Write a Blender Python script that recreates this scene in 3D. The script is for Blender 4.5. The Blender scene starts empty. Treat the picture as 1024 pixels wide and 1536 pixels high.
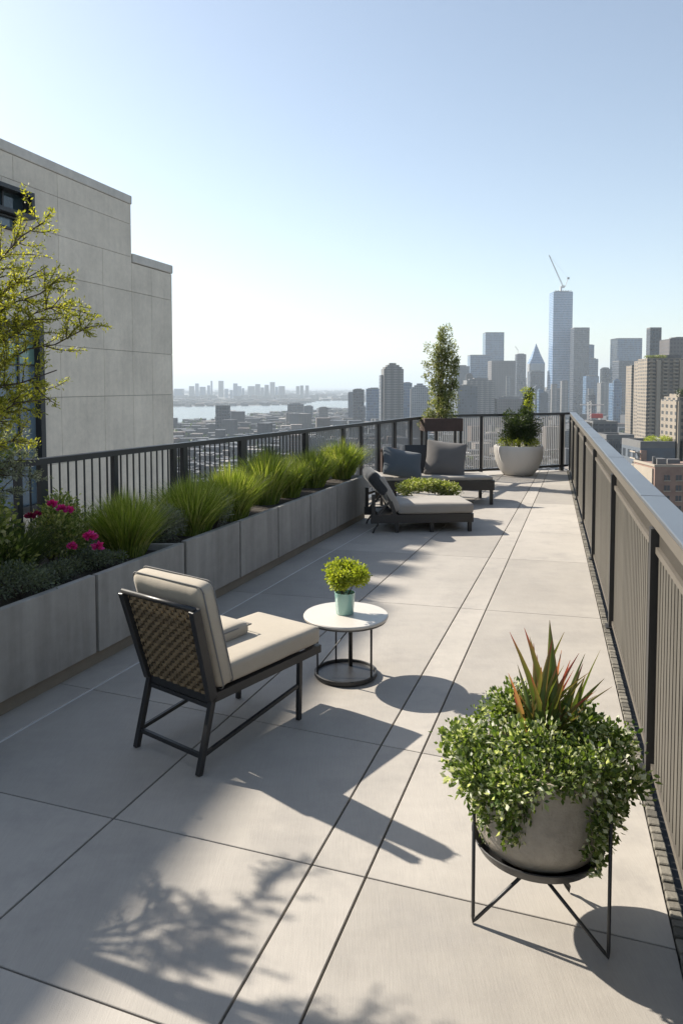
import bpy, math, random
from mathutils import Vector, Matrix, noise
random.seed(7)
R = random
PI = math.pi
S = bpy.context.scene
COL = S.collection
CAMH = 1.9
FP = 1100.0
TH = math.radians(3.0)
PPY = 578 + FP * math.tan(TH)

# ------------------------------------------------------------------ geometry of the view (survey helpers)
def ray(px, py):
    u = (PPY - py) / FP
    return Vector(((px - 512) / FP, math.cos(TH) + math.sin(TH) * u, -math.sin(TH) + math.cos(TH) * u))
def gnd(px, py, h=0.0):
    d = ray(px, py); t = (h - CAMH) / d.z
    return Vector((d.x * t, d.y * t, h))
def at(px, py, Y):
    d = ray(px, py); t = Y / d.y
    return Vector((d.x * t, Y, CAMH + d.z * t))
class Ln:                       # ground line x = a + b*y
    def __init__(s, p, q):
        s.b = (q.x - p.x) / (q.y - p.y); s.a = p.x - s.b * p.y
    def x(s, y): return s.a + s.b * y
    def off(s, d):
        l = Ln(Vector((s.a, 0, 0)), Vector((s.a + s.b, 1, 0))); l.a += d * math.sqrt(1 + s.b * s.b); return l
    def ang(s): return math.atan2(1, s.b)
    def ypx(s, px):             # y where the line is seen in column px (ground level)
        k = (px - 512) / FP
        lo, hi = .5, 60
        return s.a / (k / math.cos(TH) - s.b) if True else 0

# ------------------------------------------------------------------ materials
def new_mat(name):
    m = bpy.data.materials.new(name); m.use_nodes = True
    nt = m.node_tree; nt.nodes.clear()
    out = nt.nodes.new('ShaderNodeOutputMaterial')
    return m, nt, out
def N(nt, t, **kw):
    n = nt.nodes.new(t)
    for k, v in kw.items():
        if k.startswith('i_'):
            key = k[2:]
            key = int(key) if key.isdigit() else key.replace('_', ' ')
            n.inputs[key].default_value = v
        else: setattr(n, k, v)
    return n
def L(nt, a, b): nt.links.new(a, b)
def c4(c): return (c[0], c[1], c[2], 1)
def math_n(nt, op, a, b=None, c=None):
    n = nt.nodes.new('ShaderNodeMath'); n.operation = op
    for i, v in enumerate((a, b, c)):
        if v is None: continue
        if isinstance(v, (int, float)): n.inputs[i].default_value = v
        else: nt.links.new(v, n.inputs[i])
    return n.outputs[0]
def mixc(nt, fac, a, b, blend='MIX'):
    n = nt.nodes.new('ShaderNodeMix'); n.data_type = 'RGBA'; n.blend_type = blend
    for i, v in ((0, fac), (6, a), (7, b)):
        if isinstance(v, (int, float)): n.inputs[i].default_value = v
        elif isinstance(v, (tuple, list)): n.inputs[i].default_value = c4(v)
        else: nt.links.new(v, n.inputs[i])
    return n.outputs[2]
def ramp(nt, fac, stops):
    n = nt.nodes.new('ShaderNodeValToRGB')
    while len(n.color_ramp.elements) < len(stops): n.color_ramp.elements.new(.5)
    for e, (p, c) in zip(n.color_ramp.elements, stops): e.position = p; e.color = c4(c)
    nt.links.new(fac, n.inputs[0]); return n.outputs[0]
def coords(nt, kind='Object', scale=(1, 1, 1), rot=(0, 0, 0)):
    tc = nt.nodes.new('ShaderNodeTexCoord'); mp = nt.nodes.new('ShaderNodeMapping')
    mp.inputs['Scale'].default_value = scale; mp.inputs['Rotation'].default_value = rot
    nt.links.new(tc.outputs[kind], mp.inputs[0]); return mp.outputs[0]
def noise_n(nt, vec, scale, detail=4, rough=.55):
    n = nt.nodes.new('ShaderNodeTexNoise'); n.inputs['Scale'].default_value = scale
    n.inputs['Detail'].default_value = detail; n.inputs['Roughness'].default_value = rough
    if vec is not None: nt.links.new(vec, n.inputs['Vector'])
    return n.outputs['Fac']
def surf(name, col, rough=.6, metal=0.0, var=.12, vscale=3.0, bump=0.0, bscale=60, island=0.0, spec=.5, coat=0.0, stretch=(1, 1, 1), rot=(0,0,0)):
    m, nt, out = new_mat(name)
    p = N(nt, 'ShaderNodeBsdfPrincipled'); p.inputs['Roughness'].default_value = rough; p.inputs['Metallic'].default_value = metal
    p.inputs['Specular IOR Level'].default_value = spec; p.inputs['Coat Weight'].default_value = coat
    v = coords(nt, 'Object', stretch, rot)
    nz = noise_n(nt, v, vscale, 5)
    k = math_n(nt, 'MULTIPLY_ADD', nz, 2 * var, 1 - var)
    if island:
        g = N(nt, 'ShaderNodeNewGeometry')
        k = math_n(nt, 'MULTIPLY', k, math_n(nt, 'MULTIPLY_ADD', g.outputs['Random Per Island'], 2 * island, 1 - island))
    cc = N(nt, 'ShaderNodeCombineXYZ'); [L(nt, k, cc.inputs[i]) for i in range(3)]
    base = mixc(nt, 1.0, col, cc.outputs[0], 'MULTIPLY')
    L(nt, base, p.inputs['Base Color'])
    if bump:
        b = N(nt, 'ShaderNodeBump'); b.inputs['Strength'].default_value = bump; b.inputs['Distance'].default_value = .004
        L(nt, noise_n(nt, v, bscale, 4), b.inputs['Height']); L(nt, b.outputs[0], p.inputs['Normal'])
    r2 = math_n(nt, 'MULTIPLY_ADD', nz, .2, rough - .1); L(nt, r2, p.inputs['Roughness'])
    L(nt, p.outputs[0], out.inputs[0]); return m

def leaf_mat(name, c1, c2, trans=.45, rough=.5, c3=None):
    m, nt, out = new_mat(name)
    g = N(nt, 'ShaderNodeNewGeometry')
    stops = [(0, c1), (1, c2)] if c3 is None else [(0, c1), (.74, c2), (.84, c3)]
    col = ramp(nt, g.outputs['Random Per Island'], stops)
    nz = noise_n(nt, coords(nt, 'Object'), 4, 2)
    k = math_n(nt, 'MULTIPLY_ADD', nz, .7, .65)
    cc = N(nt, 'ShaderNodeCombineXYZ'); [L(nt, k, cc.inputs[i]) for i in range(3)]
    col = mixc(nt, 1.0, col, cc.outputs[0], 'MULTIPLY')
    p = N(nt, 'ShaderNodeBsdfPrincipled'); p.inputs['Roughness'].default_value = rough; p.inputs['Specular IOR Level'].default_value = .35
    L(nt, col, p.inputs['Base Color'])
    t = N(nt, 'ShaderNodeBsdfTranslucent')
    tc = mixc(nt, 1.0, col, (1.5, 1.6, .6), 'MULTIPLY'); L(nt, tc, t.inputs['Color'])
    mx = N(nt, 'ShaderNodeMixShader'); mx.inputs[0].default_value = trans
    L(nt, p.outputs[0], mx.inputs[1]); L(nt, t.outputs[0], mx.inputs[2]); L(nt, mx.outputs[0], out.inputs[0])
    return m

def slab_mat():
    m, nt, out = new_mat('floor_concrete')
    p = N(nt, 'ShaderNodeBsdfPrincipled')
    v = coords(nt, 'Object')
    g = N(nt, 'ShaderNodeNewGeometry')
    n1 = noise_n(nt, v, .9, 6, .6); n2 = noise_n(nt, v, 7, 6, .65)
    vs = coords(nt, 'Object', (150, 9, 30), (0, 0, math.radians(-18)))
    n3 = noise_n(nt, vs, 1.0, 3)                       # fine broom finish along the slab
    vs2 = coords(nt, 'Object', (2.2, 14, 2), (0, 0, math.radians(-18)))
    n5 = noise_n(nt, vs2, 1.0, 4)
    n4 = noise_n(nt, v, 240, 2)
    k = math_n(nt, 'MULTIPLY_ADD', n1, .42, .60)
    k = math_n(nt, 'ADD', k, math_n(nt, 'MULTIPLY', n2, .20))
    k = math_n(nt, 'ADD', k, math_n(nt, 'MULTIPLY', n3, .16))
    k = math_n(nt, 'ADD', k, math_n(nt, 'MULTIPLY', n5, .10))
    k = math_n(nt, 'ADD', k, math_n(nt, 'MULTIPLY', n4, .10))
    k = math_n(nt, 'ADD', k, math_n(nt, 'MULTIPLY_ADD', g.outputs['Random Per Island'], .26, -.33))
    cc = N(nt, 'ShaderNodeCombineXYZ'); [L(nt, k, cc.inputs[i]) for i in range(3)]
    col = mixc(nt, 1.0, (.395, .366, .328), cc.outputs[0], 'MULTIPLY')
    # scattered dark stains
    st = noise_n(nt, v, 2.3, 8, .7)
    sf = ramp(nt, st, [(.50, (0, 0, 0)), (.72, (1, 1, 1))])
    col = mixc(nt, math_n(nt, 'MULTIPLY', sf, .6), col, (.25, .235, .22))
    L(nt, col, p.inputs['Base Color'])
    L(nt, math_n(nt, 'MULTIPLY_ADD', n2, .3, .55), p.inputs['Roughness'])
    b = N(nt, 'ShaderNodeBump'); b.inputs['Strength'].default_value = .35; b.inputs['Distance'].default_value = .002
    L(nt, math_n(nt, 'ADD', n3, n4), b.inputs['Height']); L(nt, b.outputs[0], p.inputs['Normal'])
    L(nt, p.outputs[0], out.inputs[0]); return m

def concrete_mat(name, col, streak=.25, scale=1.0, spots=True, island=.06):
    m, nt, out = new_mat(name)
    p = N(nt, 'ShaderNodeBsdfPrincipled'); p.inputs['Roughness'].default_value = .75
    v = coords(nt, 'Object'); g = N(nt, 'ShaderNodeNewGeometry')
    n1 = noise_n(nt, v, 1.6 * scale, 6, .6); n2 = noise_n(nt, v, 12 * scale, 5, .7)
    vs = coords(nt, 'Object', (9 * scale, 9 * scale, .7 * scale)); n3 = noise_n(nt, vs, 1, 4)
    k = math_n(nt, 'MULTIPLY_ADD', n1, .45, .62)
    k = math_n(nt, 'ADD', k, math_n(nt, 'MULTIPLY_ADD', n3, 2 * streak, -streak))
    k = math_n(nt, 'ADD', k, math_n(nt, 'MULTIPLY_ADD', n2, .3, -.15))
    k = math_n(nt, 'ADD', k, math_n(nt, 'MULTIPLY_ADD', g.outputs['Random Per Island'], 2 * island, -island))
    cc = N(nt, 'ShaderNodeCombineXYZ'); [L(nt, k, cc.inputs[i]) for i in range(3)]
    c = mixc(nt, 1.0, col, cc.outputs[0], 'MULTIPLY')
    if spots:
        vo = N(nt, 'ShaderNodeTexVoronoi'); vo.inputs['Scale'].default_value = 26 * scale; L(nt, v, vo.inputs['Vector'])
        f = ramp(nt, vo.outputs['Distance'], [(0, (1, 1, 1)), (.10, (0, 0, 0))])
        c = mixc(nt, math_n(nt, 'MULTIPLY', f, .5), c, [x * .35 for x in col])
    L(nt, c, p.inputs['Base Color'])
    b = N(nt, 'ShaderNodeBump'); b.inputs['Strength'].default_value = .3; b.inputs['Distance'].default_value = .004
    L(nt, n2, b.inputs['Height']); L(nt, b.outputs[0], p.inputs['Normal'])
    L(nt, p.outputs[0], out.inputs[0]); return m

def facade_mat(name, wall, glass, fh=3.6, bw=3.0, zr=.6, ur=.7, groughness=.25, var=.5, metal=0.0, vband=0.0):
    """procedural curtain wall / punched windows: floors along z, bays along the facade"""
    m, nt, out = new_mat(name)
    tc = N(nt, 'ShaderNodeTexCoord'); g = N(nt, 'ShaderNodeNewGeometry')
    vt = N(nt, 'ShaderNodeVectorTransform', vector_type='NORMAL', convert_from='WORLD', convert_to='OBJECT')
    L(nt, g.outputs['True Normal'], vt.inputs[0])
    sn = N(nt, 'ShaderNodeSeparateXYZ'); L(nt, vt.outputs[0], sn.inputs[0])
    sp = N(nt, 'ShaderNodeSeparateXYZ'); L(nt, tc.outputs['Object'], sp.inputs[0])
    isx = math_n(nt, 'GREATER_THAN', math_n(nt, 'ABSOLUTE', sn.outputs[0]), math_n(nt, 'ABSOLUTE', sn.outputs[1]))
    u = N(nt, 'ShaderNodeMix'); L(nt, isx, u.inputs[0]); L(nt, sp.outputs[0], u.inputs[2]); L(nt, sp.outputs[1], u.inputs[3])
    uu = math_n(nt, 'DIVIDE', u.outputs[0], bw); zz = math_n(nt, 'DIVIDE', sp.outputs[2], fh)
    fu = math_n(nt, 'FRACT', uu); fz = math_n(nt, 'FRACT', zz)
    mask = math_n(nt, 'MULTIPLY', math_n(nt, 'LESS_THAN', fu, ur), math_n(nt, 'LESS_THAN', fz, zr))
    side = math_n(nt, 'LESS_THAN', math_n(nt, 'ABSOLUTE', sn.outputs[2]), .5)
    mask = math_n(nt, 'MULTIPLY', mask, side)
    cell = N(nt, 'ShaderNodeCombineXYZ'); L(nt, math_n(nt, 'FLOOR', uu), cell.inputs[0]); L(nt, math_n(nt, 'FLOOR', zz), cell.inputs[1]); L(nt, isx, cell.inputs[2])
    wn = N(nt, 'ShaderNodeTexWhiteNoise', noise_dimensions='3D'); L(nt, cell.outputs[0], wn.inputs[0])
    k = math_n(nt, 'MULTIPLY_ADD', wn.outputs[0], 2 * var, 1 - var)
    kk = N(nt, 'ShaderNodeCombineXYZ'); [L(nt, k, kk.inputs[i]) for i in range(3)]
    gc = mixc(nt, 1.0, glass, kk.outputs[0], 'MULTIPLY')
    nz = noise_n(nt, coords(nt, 'Object', (1, 1, .3)), .06, 4)
    k2 = math_n(nt, 'MULTIPLY_ADD', nz, .7, .65)
    if vband:
        vb = math_n(nt, 'SINE', math_n(nt, 'MULTIPLY', u.outputs[0], vband))
        k2 = math_n(nt, 'ADD', k2, math_n(nt, 'MULTIPLY', math_n(nt, 'SIGN', vb), .22))
    k3 = N(nt, 'ShaderNodeCombineXYZ'); [L(nt, k2, k3.inputs[i]) for i in range(3)]
    wc = mixc(nt, 1.0, wall, k3.outputs[0], 'MULTIPLY')
    p = N(nt, 'ShaderNodeBsdfPrincipled'); p.inputs['Metallic'].default_value = metal
    L(nt, mixc(nt, mask, wc, gc), p.inputs['Base Color'])
    L(nt, math_n(nt, 'MULTIPLY_ADD', mask, groughness - .8, .8), p.inputs['Roughness'])
    L(nt, p.outputs[0], out.inputs[0]); return m

def city_mat():
    m, nt, out = new_mat('city_block')
    g = N(nt, 'ShaderNodeNewGeometry'); oi = N(nt, 'ShaderNodeObjectInfo')
    r = math_n(nt, 'FRACT', math_n(nt, 'ADD', g.outputs['Random Per Island'], oi.outputs['Random']))
    col = ramp(nt, r, [(0, (.035, .04, .05)), (.35, (.07, .07, .075)), (.6, (.055, .06, .07)), (.78, (.11, .10, .09)), (.9, (.11, .075, .06)), (1, (.30, .28, .26))])
    tc = N(nt, 'ShaderNodeTexCoord'); sp = N(nt, 'ShaderNodeSeparateXYZ'); L(nt, tc.outputs['Object'], sp.inputs[0])
    w = math_n(nt, 'LESS_THAN', math_n(nt, 'FRACT', math_n(nt, 'DIVIDE', sp.outputs[2], 3.6)), .5)
    w2 = math_n(nt, 'LESS_THAN', math_n(nt, 'FRACT', math_n(nt, 'DIVIDE', math_n(nt, 'ADD', sp.outputs[0], sp.outputs[1]), 4.4)), .6)
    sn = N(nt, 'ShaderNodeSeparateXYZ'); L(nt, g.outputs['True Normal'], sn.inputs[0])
    sd = math_n(nt, 'LESS_THAN', math_n(nt, 'ABSOLUTE', sn.outputs[2]), .5)
    mk = math_n(nt, 'MULTIPLY', math_n(nt, 'MULTIPLY', w, w2), sd)
    p = N(nt, 'ShaderNodeBsdfPrincipled'); p.inputs['Roughness'].default_value = .66
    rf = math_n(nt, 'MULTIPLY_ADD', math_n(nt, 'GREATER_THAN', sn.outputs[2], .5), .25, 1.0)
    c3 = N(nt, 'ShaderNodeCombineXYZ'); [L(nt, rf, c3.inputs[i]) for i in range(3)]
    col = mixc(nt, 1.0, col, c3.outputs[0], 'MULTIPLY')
    L(nt, mixc(nt, math_n(nt, 'MULTIPLY', mk, .6), col, (.03, .04, .05)), p.inputs['Base Color']); L(nt, p.outputs[0], out.inputs[0]); return m

def brick_mat():
    m, nt, out = new_mat('brick')
    p = N(nt, 'ShaderNodeBsdfPrincipled'); p.inputs['Roughness'].default_value = .85
    v = coords(nt, 'Object'); nz = noise_n(nt, v, .25, 6)
    col = ramp(nt, nz, [(.3, (.17, .105, .08)), (.7, (.27, .18, .14))])
    fine = noise_n(nt, coords(nt, 'Object', (1, 1, 6)), 2, 3)
    col = mixc(nt, math_n(nt, 'MULTIPLY', fine, .35), col, (.12, .08, .07))
    L(nt, col, p.inputs['Base Color']); L(nt, p.outputs[0], out.inputs[0]); return m

def fabric_mat(name, col, col2=None, scale=900, bump=.35):
    m, nt, out = new_mat(name)
    p = N(nt, 'ShaderNodeBsdfPrincipled'); p.inputs['Roughness'].default_value = .9
    p.inputs['Sheen Weight'].default_value = .2; p.inputs['Specular IOR Level'].default_value = .2
    v = coords(nt, 'Object')
    a = N(nt, 'ShaderNodeTexWave', wave_type='BANDS', bands_direction='X'); a.inputs['Scale'].default_value = scale / 6.0
    b = N(nt, 'ShaderNodeTexWave', wave_type='BANDS', bands_direction='Y'); b.inputs['Scale'].default_value = scale / 6.0
    L(nt, v, a.inputs[0]); L(nt, v, b.inputs[0])
    w = math_n(nt, 'MULTIPLY', a.outputs['Fac'], b.outputs['Fac'])
    n1 = noise_n(nt, v, 5, 5); n2 = noise_n(nt, v, 260, 2)
    k = math_n(nt, 'ADD', math_n(nt, 'MULTIPLY_ADD', n1, .25, .78), math_n(nt, 'MULTIPLY', n2, .2))
    cc = N(nt, 'ShaderNodeCombineXYZ'); [L(nt, k, cc.inputs[i]) for i in range(3)]
    L(nt, mixc(nt, 1.0, col, cc.outputs[0], 'MULTIPLY'), p.inputs['Base Color'])
    bp = N(nt, 'ShaderNodeBump'); bp.inputs['Strength'].default_value = bump; bp.inputs['Distance'].default_value = .006
    L(nt, math_n(nt, 'ADD', math_n(nt, 'MULTIPLY', n2, .12), noise_n(nt, v, 11, 3)), bp.inputs['Height']); L(nt, bp.outputs[0], p.inputs['Normal'])
    L(nt, p.outputs[0], out.inputs[0]); return m

M = {}
M['floor'] = slab_mat()
M['joint'] = surf('dark_joint_bed', (.03, .03, .032), .9)  # plain near-black colour of the joint bed and planter liner
M['trim'] = surf('joint_strip', (.62, .61, .60), .5, .3)
M['planter'] = concrete_mat('planter_concrete', (.335, .315, .285), .34)
M['kick'] = surf('planter_base', (.20, .17, .13), .8, 0, .25, 8, .3)
M['soil'] = surf('soil', (.035, .027, .02), .95, 0, .4, 20, 1.0, 50)
M['black'] = surf('black_metal', (.022, .022, .023), .42, .0, .2, 12, .1, 200)
M['darkrail'] = surf('dark_rail_metal', (.045, .045, .047), .38, .3, .15, 8)
M['handrail'] = surf('handrail_metal', (.19, .205, .225), .38, .7, .02, 1)
M['fascia'] = surf('bronze_metal', (.14, .125, .105), .5, .3, .12, 5)
M['fin'] = surf('bronze_fins', (.095, .088, .074), .5, .3, .12, 4, 0, 60, .12)
M['mesh'] = surf('perforated_dark', (.07, .065, .055), .6, .3)
M['picket'] = surf('thin_lit_pickets', (.32, .32, .32), .5, .3)  # lighter grey puts the sunlight on the far pickets into their colour
M['stone'] = surf('edging_stone', (.13, .12, .10), .9, 0, .35, 14, 1.0, 60, .35)
M['cushion'] = fabric_mat('beige_canvas', (.38, .335, .27))
M['cushgrey'] = fabric_mat('greige_canvas', (.30, .275, .245))
M['pipe'] = surf('grey_piping', (.16, .155, .15), .8)
M['greyfab'] = fabric_mat('dark_grey_canvas', (.125, .117, .112))
M['bluefab'] = fabric_mat('slate_blue_canvas', (.085, .098, .11))
M['darkfab'] = fabric_mat('charcoal_canvas', (.035, .037, .04))
M['wicker'] = surf('wicker', (.17, .12, .065), .6, 0, .3, 30, 0, 60, .25)
M['tabletop'] = surf('white_stone_top', (.54, .51, .465), .35, 0, .08, 4, .05, 200)
M['tabledark'] = surf('dark_table_edge', (.12, .115, .11), .5, .2)
M['mint'] = surf('mint_glaze', (.27, .46, .41), .25, 0, .08, 6, 0, 60, 0, .5, .4)
M['bowl'] = surf('aged_grey_pot', (.33, .295, .245), .5, 0, .85, 7, .9, 70)
M['white'] = surf('white_planter', (.60, .57, .53), .55, 0, .06, 3, .1, 90)
M['rust'] = surf('weathered_rust', (.055, .035, .03), .8, 0, .5, 7, .4, 60)
M['bark'] = surf('bark', (.06, .045, .032), .9, 0, .4, 25, .8, 60)
M['panel'] = concrete_mat('precast_wall', (.80, .71, .59), .10, .45, False, .03)
M['coping'] = concrete_mat('precast_coping', (.70, .65, .58), .08, .45, False, .02)
M['wallback'] = surf('wall_joint', (.20, .19, .17), .9)
M['frame'] = surf('window_frame', (.03, .032, .035), .4, .2)
def glass_mat(name, col, rough=.06):
    m, nt, out = new_mat(name); p = N(nt, 'ShaderNodeBsdfPrincipled')
    nz = noise_n(nt, coords(nt, 'Object'), .7, 3)
    L(nt, mixc(nt, nz, [c * .6 for c in col], [c * 1.4 for c in col]), p.inputs['Base Color'])
    p.inputs['Roughness'].default_value = rough; p.inputs['IOR'].default_value = 1.7
    L(nt, p.outputs[0], out.inputs[0]); return m
M['glass'] = glass_mat('dark_glass', (.03, .05, .06))
M['greenglass'] = glass_mat('green_glass', (.16, .27, .23), .15)
M['blueglass'] = glass_mat('pale_glass', (.12, .17, .21), .12)
M['grass'] = leaf_mat('grass_blades', (.09, .14, .02), (.27, .31, .065), .5, .5, (.46, .44, .2))
M['grassdark'] = leaf_mat('dark_grass_blades', (.04, .07, .02), (.09, .11, .04), .4)
M['tree'] = leaf_mat('feathery_leaves', (.12, .14, .02), (.40, .36, .07), .55)
M['silver'] = leaf_mat('silver_leaves', (.12, .13, .10), (.30, .31, .26), .3)
M['rose'] = leaf_mat('rose_leaves', (.06, .10, .025), (.26, .28, .09), .45, .5, (.4, .38, .2))
M['sage'] = leaf_mat('sage_leaves', (.06, .075, .05), (.17, .19, .14), .35)
M['creep'] = leaf_mat('creeper_leaves', (.035, .07, .015), (.17, .22, .06), .38, .4, (.56, .57, .44))
M['herb'] = leaf_mat('herb_leaves', (.16, .21, .025), (.42, .43, .07), .45)
M['dark'] = leaf_mat('dark_shrub_leaves', (.02, .035, .012), (.06, .085, .025), .3)
M['olive'] = leaf_mat('bamboo_leaves', (.09, .12, .04), (.22, .23, .10), .4, .5, (.36, .34, .22))
M['variegated'] = leaf_mat('variegated_leaves', (.10, .14, .03), (.27, .28, .08), .4, .5, (.5, .5, .36))
M['petal'] = leaf_mat('pink_petals', (.42, .012, .15), (.62, .04, .30), .35)
M['petaldark'] = leaf_mat('crimson_petals', (.16, .008, .05), (.28, .015, .09), .3)
M['whiteflower'] = leaf_mat('white_flowers', (.62, .60, .55), (.75, .72, .66), .3)
def spike_mat():
    m, nt, out = new_mat('spiky_leaves')
    tc = N(nt, 'ShaderNodeTexCoord'); sp = N(nt, 'ShaderNodeSeparateXYZ'); L(nt, tc.outputs['UV'], sp.inputs[0])
    g = N(nt, 'ShaderNodeNewGeometry')
    f = math_n(nt, 'ADD', sp.outputs[1], math_n(nt, 'MULTIPLY_ADD', g.outputs['Random Per Island'], .5, -.25))
    col = ramp(nt, f, [(0, (.035, .06, .012)), (.6, (.10, .15, .03)), (.90, (.16, .13, .045)), (1, (.30, .07, .06))])
    e = math_n(nt, 'ABSOLUTE', math_n(nt, 'SUBTRACT', sp.outputs[0], .5))
    col = mixc(nt, math_n(nt, 'MULTIPLY', math_n(nt, 'GREATER_THAN', e, .40), .5), col, (.26, .12, .07))
    pk = math_n(nt, 'GREATER_THAN', g.outputs['Random Per Island'], .86)
    col = mixc(nt, math_n(nt, 'MULTIPLY', pk, .6), col, (.42, .20, .12))
    p = N(nt, 'ShaderNodeBsdfPrincipled'); p.inputs['Roughness'].default_value = .4; L(nt, col, p.inputs['Base Color'])
    t = N(nt, 'ShaderNodeBsdfTranslucent'); L(nt, mixc(nt, 1, col, (1.5, 1.4, .8), 'MULTIPLY'), t.inputs[0])
    mx = N(nt, 'ShaderNodeMixShader'); mx.inputs[0].default_value = .35
    L(nt, p.outputs[0], mx.inputs[1]); L(nt, t.outputs[0], mx.inputs[2]); L(nt, mx.outputs[0], out.inputs[0]); return m
M['spike'] = spike_mat()

# ------------------------------------------------------------------ mesh building
class MB:
    def __init__(s): s.v = []; s.f = []; s.uv = None
    def box(s, c, d, rz=0, m=None):
        n = len(s.v); x, y, z = d[0] / 2, d[1] / 2, d[2] / 2
        cs, sn = math.cos(rz), math.sin(rz)
        for dz in (-z, z):
            for dx, dy in ((-x, -y), (x, -y), (x, y), (-x, y)):
                p = Vector((dx, dy, dz))
                if m is not None: p = m @ p
                s.v.append((c[0] + p.x * cs - p.y * sn, c[1] + p.x * sn + p.y * cs, c[2] + p.z))
        for q in ((0, 3, 2, 1), (4, 5, 6, 7), (0, 1, 5, 4), (1, 2, 6, 5), (2, 3, 7, 6), (3, 0, 4, 7)):
            s.f.append(tuple(n + i for i in q))
        return s
    def bar(s, a, b, w, h, up=Vector((0, 0, 1))):
        """rectangular bar from a to b: w across, h along 'up'"""
        a = Vector(a); b = Vector(b); d = (b - a).normalized()
        sd = d.cross(up)
        if sd.length < 1e-4: sd = d.cross(Vector((1, 0, 0)))
        sd.normalize(); u = sd.cross(d).normalized()
        n = len(s.v)
        for p in (a, b):
            for i, j in ((-1, -1), (1, -1), (1, 1), (-1, 1)):
                s.v.append(tuple(p + sd * (i * w / 2) + u * (j * h / 2)))
        for q in ((0, 3, 2, 1), (4, 5, 6, 7), (0, 1, 5, 4), (1, 2, 6, 5), (2, 3, 7, 6), (3, 0, 4, 7)):
            s.f.append(tuple(n + i for i in q))
        return s
    def tube(s, pts, r, n=8, cap=True):
        pts = [Vector(p) for p in pts]; rs = r if isinstance(r, (list, tuple)) else [r] * len(pts)
        b = len(s.v); ref = None
        for i, p in enumerate(pts):
            d = (pts[min(i + 1, len(pts) - 1)] - pts[max(i - 1, 0)])
            d = d.normalized() if d.length > 1e-9 else Vector((0, 0, 1))
            if ref is None:
                ref = d.cross(Vector((0, 0, 1)))
                if ref.length < .05: ref = d.cross(Vector((1, 0, 0)))
            ref = (ref - d * ref.dot(d)).normalized(); o = d.cross(ref)
            for k in range(n):
                a = 2 * PI * k / n
                s.v.append(tuple(p + (ref * math.cos(a) + o * math.sin(a)) * rs[i]))
        for i in range(len(pts) - 1):
            for k in range(n):
                k2 = (k + 1) % n
                s.f.append((b + i * n + k, b + i * n + k2, b + (i + 1) * n + k2, b + (i + 1) * n + k))
        if cap:
            s.f.append(tuple(b + k for k in reversed(range(n)))); e = b + (len(pts) - 1) * n
            s.f.append(tuple(e + k for k in range(n)))
        return s
    def lathe(s, prof, n=48, c=(0, 0, 0)):
        b = len(s.v)
        for r, z in prof:
            for k in range(n):
                a = 2 * PI * k / n; s.v.append((c[0] + r * math.cos(a), c[1] + r * math.sin(a), c[2] + z))
        for i in range(len(prof) - 1):
            for k in range(n):
                k2 = (k + 1) % n; s.f.append((b + i * n + k, b + i * n + k2, b + (i + 1) * n + k2, b + (i + 1) * n + k))
        if prof[0][0] > 1e-4: s.f.append(tuple(b + k for k in reversed(range(n))))
        if prof[-1][0] > 1e-4: s.f.append(tuple(b + (len(prof) - 1) * n + k for k in range(n)))
        return s
    def prism(s, poly, z0, z1):
        n = len(poly); b = len(s.v)
        for z in (z0, z1):
            for p in poly: s.v.append((p[0], p[1], z))
        s.f.append(tuple(b + i for i in reversed(range(n)))); s.f.append(tuple(b + n + i for i in range(n)))
        for i in range(n): j = (i + 1) % n; s.f.append((b + i, b + j, b + n + j, b + n + i))
        return s
    def cushion(s, c, d, r=.04, puff=.015, m=None, n=14, wob=.004, seed=0):
        hx, hy, hz = d[0] / 2, d[1] / 2, d[2] / 2
        b = len(s.v); idx = {}
        def add(p):
            key = (round(p[0], 5), round(p[1], 5), round(p[2], 5))
            if key in idx: return idx[key]
            x, y, z = p[0] * hx, p[1] * hy, p[2] * hz
            q = Vector((max(-hx + r, min(hx - r, x)), max(-hy + r, min(hy - r, y)), max(-hz + r, min(hz - r, z))))
            dd = Vector((x, y, z)) - q
            if dd.length > 1e-9: dd = dd.normalized() * r
            o = q + dd
            o.z += (1 if p[2] > 0 else -1) * puff * (1 - p[0] ** 4) * (1 - p[1] ** 4) * abs(p[2])
            nz = noise.noise_vector(Vector((o.x * 5 + seed, o.y * 5, o.z * 5)))
            o += nz * wob
            if m is not None: o = m @ o
            s.v.append((c[0] + o.x, c[1] + o.y, c[2] + o.z)); idx[key] = len(s.v) - 1; return len(s.v) - 1
        def cc(i, nn): # concentrate near edges
            t = -1 + 2 * i / nn; return math.sin(t * PI / 2) * .5 + t * .5 if abs(t) < 1 else t
        for ax in range(3):
            for sg in (-1, 1):
                a1, a2 = (ax + 1) % 3, (ax + 2) % 3
                for i in range(n):
                    for j in range(n):
                        q = []
                        for ii, jj in ((i, j), (i + 1, j), (i + 1, j + 1), (i, j + 1)):
                            p = [0, 0, 0]; p[ax] = sg; p[a1] = cc(ii, n); p[a2] = cc(jj, n); q.append(add(p))
                        if sg < 0: q.reverse()
                        s.f.append(tuple(q))
        return s
    def leaf(s, p, d, up, l, w):
        """small folded leaf: two quads sharing a midrib"""
        d = d.normalized(); sd = d.cross(up)
        if sd.length < 1e-4: sd = d.cross(Vector((1, .3, 0)))
        sd.normalize(); n = len(s.v); nn = sd.cross(d)
        mid = p + d * l * .5
        s.v += [tuple(p), tuple(mid + sd * w * .5 + nn * w * .12), tuple(p + d * l), tuple(mid - sd * w * .5 + nn * w * .12)]
        s.f.append((n, n + 1, n + 2, n + 3)); return s
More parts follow.
